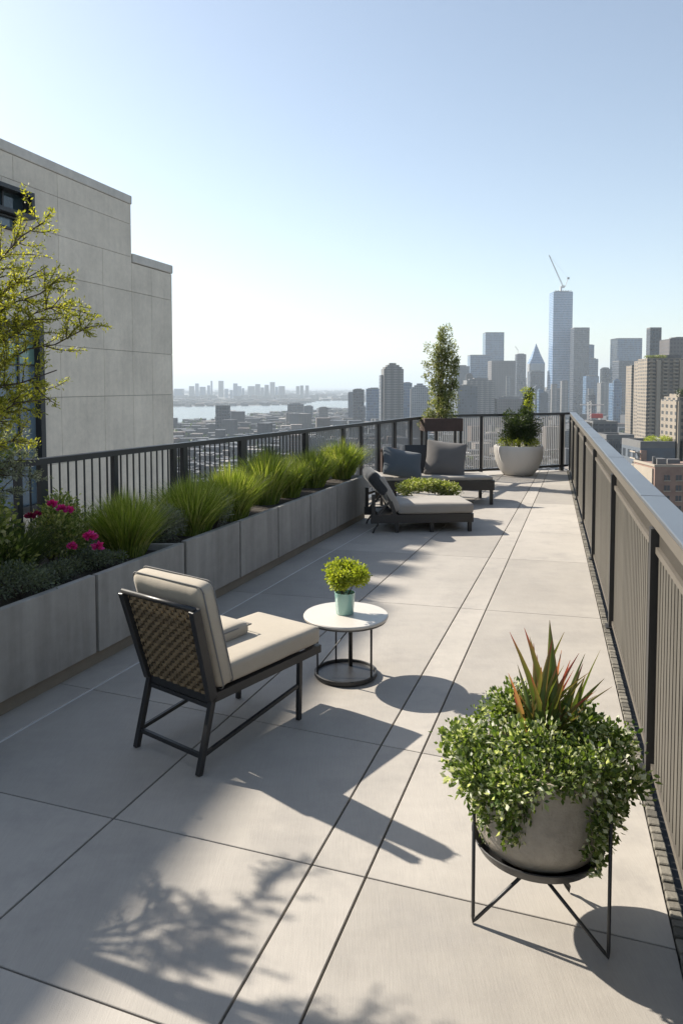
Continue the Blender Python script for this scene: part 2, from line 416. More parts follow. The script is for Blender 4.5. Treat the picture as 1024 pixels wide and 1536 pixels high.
    def blade(s, pts, w, side, uv=False):
        n = len(s.v); k = len(pts)
        for i, p in enumerate(pts):
            t = i / (k - 1); ww = w * (1 - t ** 1.6) * (.75 + .25 * min(1, t * 4)) / 2
            if i == k - 1: s.v.append(tuple(p))
            else: s.v += [tuple(p - side * ww), tuple(p + side * ww)]
        for i in range(k - 2): a = n + 2 * i; s.f.append((a, a + 1, a + 3, a + 2))
        a = n + 2 * (k - 2); s.f.append((a, a + 1, a + 2)); return s
    def build(s, name, mat, parent=None, smooth=False, loc=None):
        me = bpy.data.meshes.new(name); me.from_pydata(s.v, [], s.f)
        if smooth: me.polygons.foreach_set('use_smooth', [True] * len(me.polygons))
        me.materials.append(mat); me.update()
        o = bpy.data.objects.new(name, me); COL.objects.link(o)
        if parent is not None: o.parent = parent
        if loc is not None: o.location = loc
        return o
def auto_smooth(o, ang=35):
    me = o.data; me.polygons.foreach_set('use_smooth', [True] * len(me.polygons))
    try: me.set_sharp_from_angle(angle=math.radians(ang))
    except Exception: pass
    return o
def bevel(o, w=.004, seg=2):
    b = o.modifiers.new('Bevel', 'BEVEL'); b.width = w; b.segments = seg; b.limit_method = 'ANGLE'; b.angle_limit = math.radians(40); return o
def tag(o, label, cat, group=None, kind=None):
    if kind: o['kind'] = kind
    if label: o['label'] = label
    if cat: o['category'] = cat
    if group: o['group'] = group
    return o
def empty(name, loc, rz, label, cat, group=None):
    o = bpy.data.objects.new(name, None); COL.objects.link(o); o.empty_display_size = .2
    o.location = loc; o.rotation_euler = (0, 0, rz)
    return tag(o, label, cat, group)
def struct(o): o['kind'] = 'structure'; return o
def copy_tree(o, parent=None):
    c = o.copy(); COL.objects.link(c); c.parent = parent
    for ch in [x for x in bpy.data.objects if x.parent == o]: copy_tree(ch, c)
    return c
def rvec():
    z = R.uniform(-1, 1); a = R.uniform(0, 2 * PI); r = math.sqrt(1 - z * z); return Vector((r * math.cos(a), r * math.sin(a), z))
Z = Vector((0, 0, 1))

# ------------------------------------------------------------------ survey lines on the terrace
LP = Ln(gnd(0, 1078), gnd(550, 776.5))            # foot of the planters
LD = Ln(gnd(0, 1113), gnd(466, 845))              # light joint
LC = Ln(gnd(170, 1228), gnd(655, 800))
LA = Ln(gnd(330, 1536), gnd(805, 713))
LB = Ln(gnd(450, 1536), gnd(819, 713))
LR = Ln(gnd(1008, 1400), gnd(850, 708))           # right edge of paving
LL = Ln(gnd(60, 687, 1.3), gnd(650, 622, 1.3))    # left railing (from its handrail)
LRAIL = LR.off(.055)
def isect(l, row):                                # long line x=a+b*y with row y=y0+m*(x-x0)
    x0, y0, m = row; y = (y0 + m * (l.a - x0)) / (1 - m * l.b); return Vector((l.x(y), y, 0))
BACKY = gnd(848, 705).y
YF, YB = -2.2, BACKY
rows = [(LA.x(-2.2), -2.2, -.3)]
for zA, m in ((-1.1, -.34), (-.1, -.34), (.93, -.34)): rows.append((LA.x(zA), zA, m))
def rowpx(p, q):
    a, b = gnd(*p), gnd(*q); return (a.x, a.y, (b.y - a.y) / (b.x - a.x))
rows.append(rowpx((0, 1450), (240, 1536)))
rows.append(rowpx((170, 1228), (900, 1398)))
rows.append(rowpx((100, 1027), (640, 1131)))
rows.append(rowpx((420, 892), (900, 928)))
for zA in (8.0, 9.5, 11.8, 14.0): rows.append((LA.x(zA), zA, -.24))
rows.append((LR.x(BACKY), BACKY, .08))
longs = [LP.off(-.1), LD, LC, LA, LB, LR]
fl = MB()
gj = .0045
for i in range(len(longs) - 1):
    a = longs[i].off(gj if i != 1 else .009); b = longs[i + 1].off(-gj if i + 1 != 1 else -.009)
    if i == 0: a = longs[0]
    if i == 4: b = longs[5]
    for j in range(len(rows) - 1):
        r0 = rows[j]; r1 = rows[j + 1]
        r0 = (r0[0], r0[1] + .0035, r0[2]); r1 = (r1[0], r1[1] - .0035, r1[2])
        P = [isect(a, r0), isect(b, r0), isect(b, r1), isect(a, r1)]
        fl.prism([(p.x, p.y) for p in P], -.03, 0)
# far-left paving beyond the planter end
yE = gnd(545, 780).y
ll = LL.off(.03)
for y0, y1 in ((yE - .3, 11.9), (11.91, 13.6), (13.61, 15.2)):
    P = [(ll.x(y0), y0), (LP.off(-.104).x(y0), y0), (LP.off(-.104).x(y1), y1), (ll.x(y1), y1)]
    if P[0][0] < P[1][0]: fl.prism(P, -.03, 0)
floor = struct(fl.build('terrace_floor', M['floor']))
struct(bevel(floor, .002, 1))
# light joint strip and dark bed under the slabs
tb = MB(); tb.bar(Vector((LD.x(-2), -2, -.008)), Vector((LD.x(15), 15, -.008)), .017, .01)
struct(tb.build('joint_strip', M['trim']))
yC = LL
corner_y = gnd(650, 622, 1.3).y
cornerL = Vector((LL.x(corner_y), corner_y, 0))
cornerR = Vector((LRAIL.x(BACKY), BACKY, 0))
poly = [(LL.x(-2.6) - .2, -2.6), (LRAIL.x(-2.6) + .14, -2.6), (cornerR.x + .15, cornerR.y + .12), (cornerL.x - .02, cornerL.y + .22), (LL.x(corner_y) - .2, corner_y)]
struct(MB().prism(poly, -.3, -.031).build('terrace_bed', M['joint']))
hb = empty('terrace_building', (0, 0, -119), 0, 'concrete building whose roof carries the railed terrace', 'building')
MB().prism([(-1 + p[0] * 1, p[1]) if k in (0, 4) else (p[0], p[1]) for k, p in enumerate(poly)], 0, 118.69).build('wall', M['panel'], hb)

# stone edging along the right side of the paving
st = MB(); y = -.5
while y < BACKY - .1:
    d = R.uniform(.035, .07); x = LR.off(.027).x(y + d / 2)
    st.box((x, y + d / 2, -.006 + R.uniform(-.003, .004)), (.044 + R.uniform(-.004, .004), d - .007, .03), -math.atan(LR.b) + R.uniform(-.08, .08)); y += d
o = st.build('stone_edging', M['stone']); struct(bevel(o, .004, 1))

# ------------------------------------------------------------------ raised planters
HP = .63
def planter(name, ys, label):
    y0, y1 = ys[0], ys[-1]
    root = empty(name, (LP.x(y0), y0, 0), LP.ang(), label, 'planter', 'raised planters along the left railing')
    mi = Matrix.Rotation(-LP.ang(), 4, 'Z'); c0 = Vector((LP.x(y0), y0, 0))
    loc = lambda x, y, z=0: mi @ (Vector((x, y, z)) - c0)
    Lt = loc(LP.x(y1), y1).x
    e = [loc(LP.x(t), t).x for t in ys]
    for a, b in zip(e[:-1], e[1:]):
        hj = R.uniform(-.008, .004); m = MB().box(((a + b) / 2, R.uniform(-.006, .006), .10 + (HP + hj - .10) / 2), (b - a - .024, .05, HP + hj - .10))
        bevel(m.build('panel', M['planter'], root), .004)
    MB().box((Lt / 2, .05, .05), (Lt - .02, .06, .098)).build('base', M['kick'], root)
    MB().box((Lt / 2, .062, .33), (Lt - .03, .05, .44)).build('liner', M['joint'], root)
    bk0, bk1 = loc(LL.off(.14).x(y0), y0), loc(LL.off(.14).x(y1 - .02), y1 - .02)
    m = MB(); m.prism([(.0, .075), (Lt - .02, .075), (max(bk1.x, Lt - .6), max(bk1.y, .12)), (bk0.x, bk0.y)][::1], .42, .57); m.build('soil', M['soil'], root)
    m = MB(); m.bar(Vector((bk0.x, bk0.y, .315)), Vector((bk1.x, bk1.y, .315)), .05, .6); m.build('back_panel', M['planter'], root)
    m = MB(); m.bar(Vector((Lt - .03, .03, .36)), Vector((bk1.x, bk1.y, .36)), .04, .52); m.build('end_panel', M['planter'], root)
    return root
def yp(px): return gnd(px, 0 + (LPy(px))).y
def LPy(px):          # solve image row of planter foot at column px
    lo, hi = 600., 3000.
    for _ in range(60):
        mid = (lo + hi) / 2; g = gnd(px, mid)
        if g.x < LP.x(g.y): lo = mid
        else: hi = mid
    return (lo + hi) / 2
yj = [yp(p) for p in (143, 275, 358, 415, 463, 503)]
yend = gnd(548, 777).y
planter('raised_planter', [yj[0] - 6.6, yj[0] - 5.3, yj[0] - 4.0, yj[0] - 2.9, yj[0] - 1.9, yj[0] - .95, yj[0], yj[1] - .01], 'nearer long grey concrete planter with flowering bushes, cut off by the left edge')
planter('raised_planter', [yj[1] + .015] + yj[2:] + [yend], 'farther long grey concrete planter holding the row of bright ornamental grasses')

# ------------------------------------------------------------------ railings
RH = 1.3
def post_part(root, x, w=.05, d=.05, h=RH - .05, y=0, mat='darkrail'):
    return MB().box((x, y, h / 2), (w, d, h)).build('post', M[mat], root)
# left railing
ys0 = gnd(22, 691, 1.3).y
p0 = Vector((LL.x(ys0), ys0, 0)); LLen = (cornerL - p0).length
rl = empty('railing', p0, LL.ang(), 'long dark picket railing behind the planters on the left side', 'railing')
MB().box((LLen / 2, 0, RH - .028), (LLen + .04, .075, .05)).build('handrail', M['darkrail'], rl)
MB().box((LLen / 2, 0, .12), (LLen, .04, .04)).build('bottom_rail', M['darkrail'], rl)
def rail_x(px):       # distance along left rail seen in image column px at handrail height
    lo, hi = 2., 18.
    for _ in range(50):
        y = (lo + hi) / 2; v = (LL.x(y)) / y * FP + 512
        if v < px: lo = y
        else: hi = y
    return (Vector((LL.x(lo), lo, 0)) - p0).length
pl = [(24, .05), (61, .075), (170, .05), (259, .06), (275, .075), (363, .13), (458, .09), (514, .08), (541, .08), (567, .09), (591, .10), (615, .12), (638, .12)]
prev = None
for px, w in pl:
    xx = rail_x(px); post_part(rl, xx, w)
    if prev is not None and xx - prev > .15:
        m = MB(); pitch = .085 if px < 470 else .06; n = int((xx - prev) / pitch)
        for k in range(1, n):
            q = prev + (xx - prev) * k / n; m.box((q, 0, (RH - .05 + .14) / 2), (.012, .012, RH - .05 - .14))
        m.build('picket_panel', M['darkrail' if px < 470 else 'picket'], rl)
    prev = xx
# back railing
bd = cornerR - cornerL; bl = bd.length
rb = empty('railing', cornerL, math.atan2(bd.y, bd.x), 'fine dark picket railing across the far end, behind the white bowl planter', 'railing')
MB().box((bl / 2, 0, RH - .025), (bl - .06, .07, .05)).build('handrail', M['darkrail'], rb)
MB().box((bl / 2, 0, .11), (bl - .08, .045, .05)).build('bottom_rail', M['darkrail'], rb)
for x in (.06, bl * .33, bl * .66, bl - .22): post_part(rb, x, .06 if x < bl * .7 else .09)
m = MB(); x = .12
while x < bl - .1: m.box((x, 0, .71), (.016, .016, 1.12)); x += .05
m.build('picket_panel', M['picket'], rb)
# right railing
y0r = -2.0
pr0 = Vector((LRAIL.x(y0r), y0r, 0)); rlen = (cornerR - pr0).length
rr = empty('railing', pr0, LRAIL.ang(), 'tall bronze fluted railing with broad pale handrail on the right side', 'railing')
# local +y points to the left of travel = towards the terrace
o = MB().box((rlen / 2, -.064, RH - .012), (rlen + .13, .128, .024)).build('handrail', M['handrail'], rr); bevel(o, .006)
MB().box((rlen / 2, -.012, RH - .052), (rlen, .02, .055)).build('fascia', M['fascia'], rr)
py_ = [-2.0, .9, gnd(960, 1204).y * 0 + 3.50, 5.65, 7.9, 10.0, 12.1, 14.2, BACKY - .1]
px_ = [(Vector((LRAIL.x(t), t, 0)) - pr0).length for t in py_]
for a in px_: post_part(rr, a, .07, .05, RH - .085, -.012, 'black')
for a in px_[1:-1]:
    MB().box((a, .008, .012), (.11, .05, .018)).build('base_plate', M['black'], rr)
    MB().box((a + .5, -.064, RH + .0003), (.006, .1284, .0015)).build('handrail_seam', M['black'], rr)
for a, b in zip(px_[:-1], px_[1:]):
    a += .04; b -= .04
    m = MB(); x = a + .05
    while x < b - .03: m.box((x, -.028, .09 + .5), (.058, .022, 1.04)); x += .078
    fp = m.build('fluted_panel', M['fin'], rr)
    MB().box(((a + b) / 2, -.026, 1.115), (b - a, .036, .03)).build('panel_rail', M['fascia'], fp)
    MB().box(((a + b) / 2, -.026, .055), (b - a, .036, .03)).build('panel_rail', M['fascia'], fp)
    MB().box(((a + b) / 2, -.060, .6), (b - a, .01, 1.0)).build('backing_sheet', M['mesh'], fp)
    m = MB(); x = a + .01
    while x < b: m.box((x, -.03, 1.18), (.010, .012, .098)); x += .022
    m.build('vent_band', M['fascia'], fp)

# ------------------------------------------------------------------ foliage helpers
def blob_leaves(m, c, rad, n, l, w, shell=.6, upbias=.3, droop=0, gap=.0, seed=0):
    c = Vector(c)
    k = 0
    while k < n:
        d = rvec(); r = (shell + (1 - shell) * R.random()) if R.random() < .8 else R.random()
        p = Vector((d.x * rad[0] * r, d.y * rad[1] * r, d.z * rad[2] * r))
        nv = noise.noise(Vector((p.x * 6 / max(rad) + seed, p.y * 6 / max(rad), p.z * 6 / max(rad)))) 
        k += 1
        if nv < gap - .5: continue
        p *= 1 + nv * .35
        dr = (d + rvec() * .8 + Z * upbias).normalized()
        if droop: dr.z -= droop
        s = R.uniform(.6, 1.25)
        m.leaf(c + p, dr, rvec(), l * s, w * s)
def tuft(m, c, rad, h, n, w=.006, seed=0):
    c = Vector(c)
    for k in range(n):
        a = R.uniform(0, 2 * PI); q = math.sqrt(R.random()); lean = q * R.uniform(.2, 1.1) * (1.35 if R.random() < .08 else 1)
        b = c + Vector((math.cos(a), math.sin(a), 0)) * (rad * .42 * q)
        d = Vector((math.cos(a + R.uniform(-.5, .5)), math.sin(a + R.uniform(-.5, .5)), 0))
        hh = h * R.uniform(.6, 1.06) * (1 - .14 * q); out = rad * lean
        pts = []
        for i in range(5):
            t = i / 4; pts.append(b + d * (out * t ** 1.5) + Z * (hh * (t - .18 * q * t ** 3)))
        m.blade(pts, w * R.uniform(.6, 1.2), d.cross(Z).normalized() if R.random() < .5 else rvec().cross(Z).normalized())
def branch(a, b, sag=0.0, n=6, wob=.03):
    a = Vector(a); b = Vector(b); L_ = (b - a).length; pts = []
    for i in range(n + 1):
        t = i / n; p = a.lerp(b, t) + Z * (sag * L_ * math.sin(PI * t))
        if 0 < i < n: p += rvec() * wob * L_ * .5
        pts.append(p)
    return pts

# ------------------------------------------------------------------ plants in the planters
SOIL = .57
GR = 'clumps of bright ornamental grass in the planters'
def grass(px, py, ytop, wpx, label, mat='grass', n=1100, w=.006, name='ornamental_grass', group=GR):
    b = gnd(px, py, SOIL); top = at(px, ytop, b.y).z; rad = wpx / FP * b.y / 2 * R.uniform(1.2, 1.4)
    m = MB(); tuft(m, (0, 0, 0), rad, (top - SOIL) * 1.06, int(n * 2.0), w * (.9 + .09 * b.y))
    o = m.build(name, M[mat], None, False, b); return tag(o, label, 'grass', group)
grass(190, 832, 728, 105, 'round grass clump beside the pink flowers, nearest of the bright grasses', n=1700)
grass(287, 799, 708, 96, 'second bright grass clump, left of the doubled railing post', n=1600)
grass(347, 778, 690, 92, 'bright grass clump spilling over the planter edge under the widest railing post', n=1500)
grass(398, 755, 668, 66, 'fourth bright grass clump from the left, just right of the widest post', n=1200)
grass(434, 745, 676, 56, 'small low grass clump squeezed between two taller ones mid row', n=900)
grass(468, 730, 668, 66, 'sixth bright grass clump, second last before the loungers', n=1200)
grass(512, 717, 655, 66, 'last bright grass clump at the planter end beside the loungers', n=1200)
grass(404, 728, 663, 60, 'darker olive grass clump behind the bright ones against the railing', 'grassdark', 800)
grass(10, 868, 770, 110, 'dull dark grass clump at the left edge of the photo below the tree', 'grassdark', 1300)
def shrub(name, px, py, ytop, wpx, label, mat, n, l, w, cat='shrub', h0=SOIL, group=None, flat=1.0):
    b = gnd(px, py, h0); top = at(px, ytop, b.y).z; rad = wpx / FP * b.y / 2; hh = (top - h0)
    root = empty(name, b, 0, label, cat, group)
    m = MB(); mb = MB()
    for k in range(7):
        a = R.uniform(0, 2 * PI); q = R.uniform(.2, .8); e = Vector((math.cos(a) * rad * q, math.sin(a) * rad * q * flat, hh * R.uniform(.4, .85)))
        mb.tube(branch((0, 0, 0), e, .08), [.008, .007, .006, .005, .004, .003, .002], 5)
    for k in range(8):
        a = R.uniform(0, 2 * PI); q = math.sqrt(R.random()) * .6
        blob_leaves(m, (math.cos(a) * rad * q, math.sin(a) * rad * q * flat, hh * R.uniform(.35, .72)), (rad * .5, rad * .5, hh * .33), n // 8, l, w, .5)
    m.build('foliage', M[mat], root); mb.build('stem', M['bark'], root); return root
rb_ = shrub('rose_bush', 78, 845, 742, 118, 'flowering bush with deep pink blooms in the near planter', 'rose', 4200, .032, .017, 'flowering bush')
def bloom(root, p, r, mat):
    m = MB()
    for k in range(46):
        d = rvec(); d.z = abs(d.z) * .8; d.normalize(); m.leaf(Vector(p) + d * r * .35 * R.random(), (d + rvec() * .5).normalized(), rvec(), r * R.uniform(.6, 1), r * R.uniform(.5, .8))
    o = m.build('bloom', M[mat], root); return o
yb = gnd(78, 845, SOIL).y
for px, py, r, mt in ((78, 757, .042, 'petal'), (92, 764, .036, 'petal'), (103, 766, .042, 'petal'), (45, 776, .045, 'petaldark'), (56, 772, .034, 'petaldark'), (135, 806, .052, 'petal'), (108, 821, .038, 'petal'), (146, 821, .042, 'petal')):
    p = at(px, py, yb - .28 - (.2 if py > 800 else 0)) - rb_.location; bloom(rb_, p, r, mt)
shrub('silver_shrub', 243, 812, 758, 78, 'silvery feathery low shrub between the first two bright grass clumps', 'silver', 2600, .045, .006)
shrub('silver_shrub', 130, 822, 760, 70, 'pale cream leaved shrub between the pink flowers and first grass clump', 'variegated', 1500, .03, .012)
shrub('silver_shrub', 322, 796, 740, 60, 'wispy silvery shrub low between second and third grass clumps', 'silver', 1400, .045, .006)
for px, py, yt, wp, lb in ((30, 905, 845, 120, 'dark sage mound at the planter edge nearest the left picture border'), (95, 880, 838, 90, 'dark sage mound at the planter edge below the pink flowers'), (150, 858, 822, 80, 'dark sage mound just in front of the first bright grass'), (225, 825, 800, 60, 'small dark mound in front of the silvery shrub')):
    shrub('ground_cover_shrub', px, py - 6, yt, wp, lb, 'sage', 2600, .022, .010, group='dark mounds along the near planter edge')
# plants of the same bed continuing past the picture edge
for k, (yy, dx) in enumerate(((3.0, .45), (2.1, .55), (1.1, .45), (.1, .5))):
    b = Vector((LP.x(yy) - dx, yy, SOIL)); m = MB(); tuft(m, (0, 0, 0), .36, .62 + .12 * (k % 2), 900)
    tag(m.build('ornamental_grass', M['grass'], None, False, b), 'grass clump in the near planter outside the left edge of the photo', 'grass', 'grass clumps past the left photo edge')

for k, (yy, dx, hh) in enumerate(((4.9, .80, .95), (4.1, .75, 1.0))):
    b = Vector((LP.x(yy) - dx, yy, SOIL)); root = empty('dense_shrub', b, 0, 'dense leafy shrub in the near planter past the left edge of the photo', 'shrub', 'dense shrubs past the left photo edge')
    m = MB()
    for q in range(15): blob_leaves(m, (R.uniform(-.26, .26), R.uniform(-.26, .26), hh * (.12 + .78 * q / 14)), (.22, .22, .17), 360, .045, .026, .2)
    m.build('foliage', M['rose'], root); MB().tube(branch((0, 0, 0), (.03, .02, hh * .8), 0, 5), [.02, .018, .015, .012, .009, .006], 6).build('stem', M['bark'], root)
# ------------------------------------------------------------------ feathery tree at left
TB = Vector((LP.x(3.1) - .35, 3.1, SOIL))
def feather_tree(base, targets, label, name='feathery_tree', nl=60, leafmat='tree', lsz=.020, trunk=(.3, .1), tr=.035, twn=14):
    root = empty(name, base, 0, label, 'tree')
    bm = MB(); lm = MB()
    fork = Vector((trunk[0], trunk[1], .55))
    bm.tube(branch((0, 0, 0), fork, 0, 4, .04), [tr, tr * .9, tr * .8, tr * .75, tr * .7], 8)
    for t in targets:
        t = Vector(t) - base
        pts = branch(fork, t, .12, 9, .035); n = len(pts)
        bm.tube(pts, [tr * .32 * (1 - i / n) + .0016 for i in range(n)], 6)
        for k in range(twn):
            u = R.uniform(.38, 1.0) * (n - 1); i = min(int(u), n - 2); p = pts[i].lerp(pts[i + 1], u - i)
            d = ((pts[i + 1] - pts[i]).normalized() * .9 + rvec() * .9 + Z * .15).normalized(); ln = R.uniform(.07, .22) * (1.15 - .35 * u / n)
            q = branch(p, p + d * ln, -.06 if R.random() < .5 else .05, 4, .05)
            bm.tube(q, [.0028, .0024, .002, .0015, .001], 4)
            for _ in range(nl):
                v = R.uniform(.1, 1) * 4; j = min(int(v), 3); lp = q[j].lerp(q[j + 1], v - j) + rvec() * R.uniform(0, .022)
                lm.leaf(lp, (d * .6 + rvec() + Z * .1).normalized(), rvec(), lsz * R.uniform(.6, 1.3), lsz * .33)
    bm.build('trunk', M['bark'], root, True); lm.build('crown', M[leafmat], root); return root
tg = []
for px, py, dy in ((70, 330, 0), (40, 355, .1), (95, 412, -.05), (70, 400, .2), (132, 490, 0), (100, 455, .15), (85, 555, -.1), (78, 598, -.15), (45, 590, .1), (30, 625, -.2), (20, 660, .0), (25, 440, .1), (10, 400, .2), (5, 480, -.1), (50, 478, 0), (-30, 380, .2), (-40, 450, -.1), (-70, 520, .2), (-20, 560, -.2), (-60, 610, .1), (5, 540, .15), (-110, 430, .1), (-120, 560, -.1)):
    tg.append(at(px, py, 3.1 + dy * .8))
tg += [Vector(q) for q in ((-2.5, 3.6, 1.72), (-2.45, 3.72, 1.5), (-2.3, 3.5, 1.62), (-2.2, 4.0, 1.7), (-2.6, 3.85, 1.8))]  # extra out-of-view branches, added to throw leaf shadow on the paving
feather_tree(TB, tg, 'thin branched yellow green feathery tree at the left edge of the photo', nl=66, twn=27, lsz=.0185, tr=.024)
sb = Vector((LP.x(4.7) - .95, 4.7, SOIL))
tg = [at(px, py, 4.7) for px, py in ((30, 660), (5, 640), (25, 700), (-10, 690), (45, 715), (20, 740), (-15, 640), (50, 690))]
feather_tree(sb, tg, 'grey green wispy shrub under the feathery tree beside the railing end', 'wispy_shrub', 46, 'silver', .024, (.05, .05), .02, 12)['category'] = 'shrub'

# ------------------------------------------------------------------ lounge chair
RRf, RLf = gnd(303, 1160), gnd(200, 1124); FRf = gnd(467, 1083)
rdir = (RRf - RLf).normalized(); fdir = (FRf - RRf).normalized()
mid = (rdir + Vector((fdir.y, -fdir.x, 0))).normalized()
yaw = math.atan2(mid.y, mid.x)
CW, CD = (RRf - RLf).length * 1.02, (FRf - RRf).length
corg = (RRf + RLf) / 2
ch = empty('lounge_chair', corg, yaw, 'beige cushioned lounge chair with black frame and woven back', 'chair')
w = CW / 2; SH = .345
def leg(x, front):
    m = MB()
    if front: m.bar((x, CD, 0), (x, CD + .01, SH), .026, .026, Vector((0, 1, 0)))
    else:
        m.bar((x, 0, 0), (x, .10, SH + .03), .028, .03, Vector((0, 1, 0)))
    bevel(m.build('leg', M['black'], ch), .003)
for x in (-w, w): leg(x, False); leg(x, True)
for x in (-w, w):
    t = (1 if x > 0 else -1)
    o = MB().bar((x, .09, SH + .01), (x + t * .03, -.045, .835), .036, .05, Vector((0, 1, 0))).build('back_upright', M['black'], ch); bevel(o, .004)
    MB().bar((x, .085, SH + .01), (x, CD + .19, SH + .015), .028, .045).build('seat_rail', M['black'], ch)
MB().bar((-w, CD + .18, SH + .015), (w, CD + .18, SH + .015), .026, .043).build('seat_rail', M['black'], ch)
MB().bar((-w, .10, SH), (w, .10, SH), .026, .043).build('seat_rail', M['black'], ch)
MB().tube([(-w - .035, -.048, .838), (w + .035, -.048, .838)], .013, 10).build('back_rail', M['black'], ch, True)
MB().bar((-w, .025, .085), (w, .025, .085), .018, .022).build('stretcher', M['black'], ch)
MB().bar((-w, .092, .31), (w, .092, .31), .018, .022).build('stretcher', M['black'], ch)
MB().bar((w, .03, .09), (w, CD, .20), .016, .020).build('stretcher', M['black'], ch)
MB().bar((-w, .03, .09), (-w + .02, CD, .20), .016, .020).build('stretcher', M['black'], ch)
MB().box((0, CD / 2 + .1, SH + .012), (2 * w - .03, CD - .06, .012)).build('seat_deck', M['black'], ch)
# woven back
m = MB(); zb0, zb1 = SH + .02, .82
def backp(x, z, off):
    t = (z - SH) / (.84 - SH); ww = w + .03 * t; return Vector((x * ww / w, .088 - .133 * t - off, z))
nv, nh = 17, 21
for i in range(nv):
    x = -w + .03 + (2 * w - .06) * i / (nv - 1); pts = []
    for j in range(nh * 2 + 1):
        z = zb0 + (zb1 - zb0) * j / (nh * 2); pts.append(backp(x, z, .005 * math.sin(PI * j / 2 + PI * i)))
    n0 = len(m.v)
    for p in pts: m.v += [(p.x - .0045, p.y, p.z), (p.x + .0045, p.y, p.z)]
    for j in range(len(pts) - 1): a = n0 + 2 * j; m.f.append((a, a + 1, a + 3, a + 2))
for j in range(nh):
    z = zb0 + (zb1 - zb0) * (j + .5) / nh; n0 = len(m.v); K = (nv - 1) * 2
    for i in range(K + 1):
        x = -w + .03 + (2 * w - .06) * i / K; p = backp(x, z, -.006 * math.cos(PI * i / 2 + PI * j))
        m.v += [(p.x, p.y, p.z - .0078), (p.x, p.y, p.z + .0078)]
    for i in range(K): a = n0 + 2 * i; m.f.append((a, a + 1, a + 3, a + 2))
m.build('wicker_panel', M['wicker'], ch)
q_ = [backp(-w + .02, zb0, -.014), backp(w - .02, zb0, -.014), backp(w - .02, zb1, -.014), backp(-w + .02, zb1, -.014)]
m = MB(); m.v = [tuple(p) for p in q_] + [(p.x, p.y + .006, p.z) for p in q_]; m.f = [(0, 1, 2, 3), (7, 6, 5, 4), (0, 4, 5, 1), (1, 5, 6, 2), (2, 6, 7, 3), (3, 7, 4, 0)]; m.build('added_dark_backing', M['darkfab'], ch)  # dark sheet added so the gaps in the weave look dark
bk = Matrix.Rotation(math.radians(-4), 4, 'X')
MB().cushion((0, CD / 2 + .17, SH + .095), (2 * w + .02, CD + .06, .105), .03, .006).build('seat_cushion', M['cushion'], ch, True)
bc = MB().cushion((0, .112, .665), (2 * w + .055, .115, .57), .05, .0, Matrix.Rotation(math.radians(14.5), 4, 'X'), 16, .006).build('back_cushion', M['cushion'], ch, True)
ty = SH + .14
rm_ = Matrix.Rotation(math.radians(14.5), 4, 'X'); m = MB()
for yy in (-.034, .034):
    hx, hz_, cr_ = w + .0262, .284, .035; pts = []
    for cx, cz, a0 in ((1, 1, 0), (-1, 1, 90), (-1, -1, 180), (1, -1, 270)):
        for k in range(5):
            a = math.radians(a0 + k * 22.5); pts.append(Vector((cx * (hx - cr_) + cr_ * math.cos(a), yy, cz * (hz_ - cr_) + cr_ * math.sin(a))))
    pts.append(pts[0]); m.tube([Vector((0, .112, .665)) + rm_ @ p for p in pts], .0035, 5)
m.build('piping', M['pipe'], ch, True)
def ring(pts): return [Vector(p) for p in pts] + [Vector(pts[0])]
m = MB(); x0, x1, y0, y1 = -w + .02, w - .02, .16, CD + .19
m.tube([(x1 + .018, y0 + .1, ty - .004), (x1 + .018, y1 + .0, ty - .004), (x0 - .01, y1 + .0, ty - .004)], .0035, 5); m.build('piping', M['pipe'], ch, True)
lp = MB().cushion((-w * .42, .40, ty + .035), (w * 1.0, .38, .07), .028, .012, Matrix.Rotation(math.radians(3), 4, 'X'), 12, .006).build('throw_cushion', M['cushion'], None, True)
tag(lp, 'small beige cushion lying flat on the seat of the woven back chair', 'cushion')
lp.data.transform(Matrix.Translation((w * .42, -.43, -ty - .03)))
lp.location = ch.location + Matrix.Rotation(yaw, 3, 'Z') @ Vector((-w * .42, .43, ty + .03)); lp.rotation_euler = (0, 0, yaw)
m = MB(); m.tube([(-w * .47, -.176, .032), (w * .47, -.176, .032), (w * .47, .176, .032), (-w * .47, .176, .032)], .0045, 6); m.build('piping', M['pipe'], lp, True)

# ------------------------------------------------------------------ side table
tc_ = (gnd(470, 1013) + gnd(567, 1013)) / 2
TY = tc_.y
tz = at(511, 921, TY).z; trad = 64.5 / FP * TY
tb_ = empty('side_table', tc_, 0, 'small round white topped side table on thin dark legs', 'table')
o = MB().lathe([(trad - .012, tz - .022), (trad - .002, tz - .018), (trad, tz - .006), (trad - .004, tz), (0, tz)], 64).build('table_top', M['tabletop'], tb_, False); auto_smooth(o)
MB().lathe([(trad - .05, tz - .034), (trad - .01, tz - .032), (trad - .008, tz - .0225), (.0, tz - .0225)], 64).build('table_rim', M['tabledark'], tb_)
br = 47 / FP * TY
MB().lathe([(br - .045, .006), (br, .006), (br + .004, .012), (br + .004, .032), (br - .004, .036), (br - .010, .033), (br - .012, .018), (br - .045, .016)], 64).build('base_ring', M['black'], tb_)
MB().lathe([(0, .004), (br - .046, .004), (br - .046, .012), (0, .012)], 48).build('base_tray', M['mesh'], tb_)
for a, r, t in ((200, br - .006, .006), (75, br * .62, .014), (-35, br - .004, .007), (110, br - .01, .006)):
    x, y = r * math.cos(math.radians(a)), r * math.sin(math.radians(a))
    MB().tube([(x, y, .02), (x, y, tz - .034)], t, 8).build('leg', M['black'], tb_, True)
MB().tube([(-br * .9, -.05, .07), (br * .5, br * .7, tz - .05)], .004, 6).build('brace', M['black'], tb_, True)
pc = Vector((tc_.x + .0, tc_.y, tz)) + Vector((at(517, 915, TY).x - tc_.x, .01, 0))
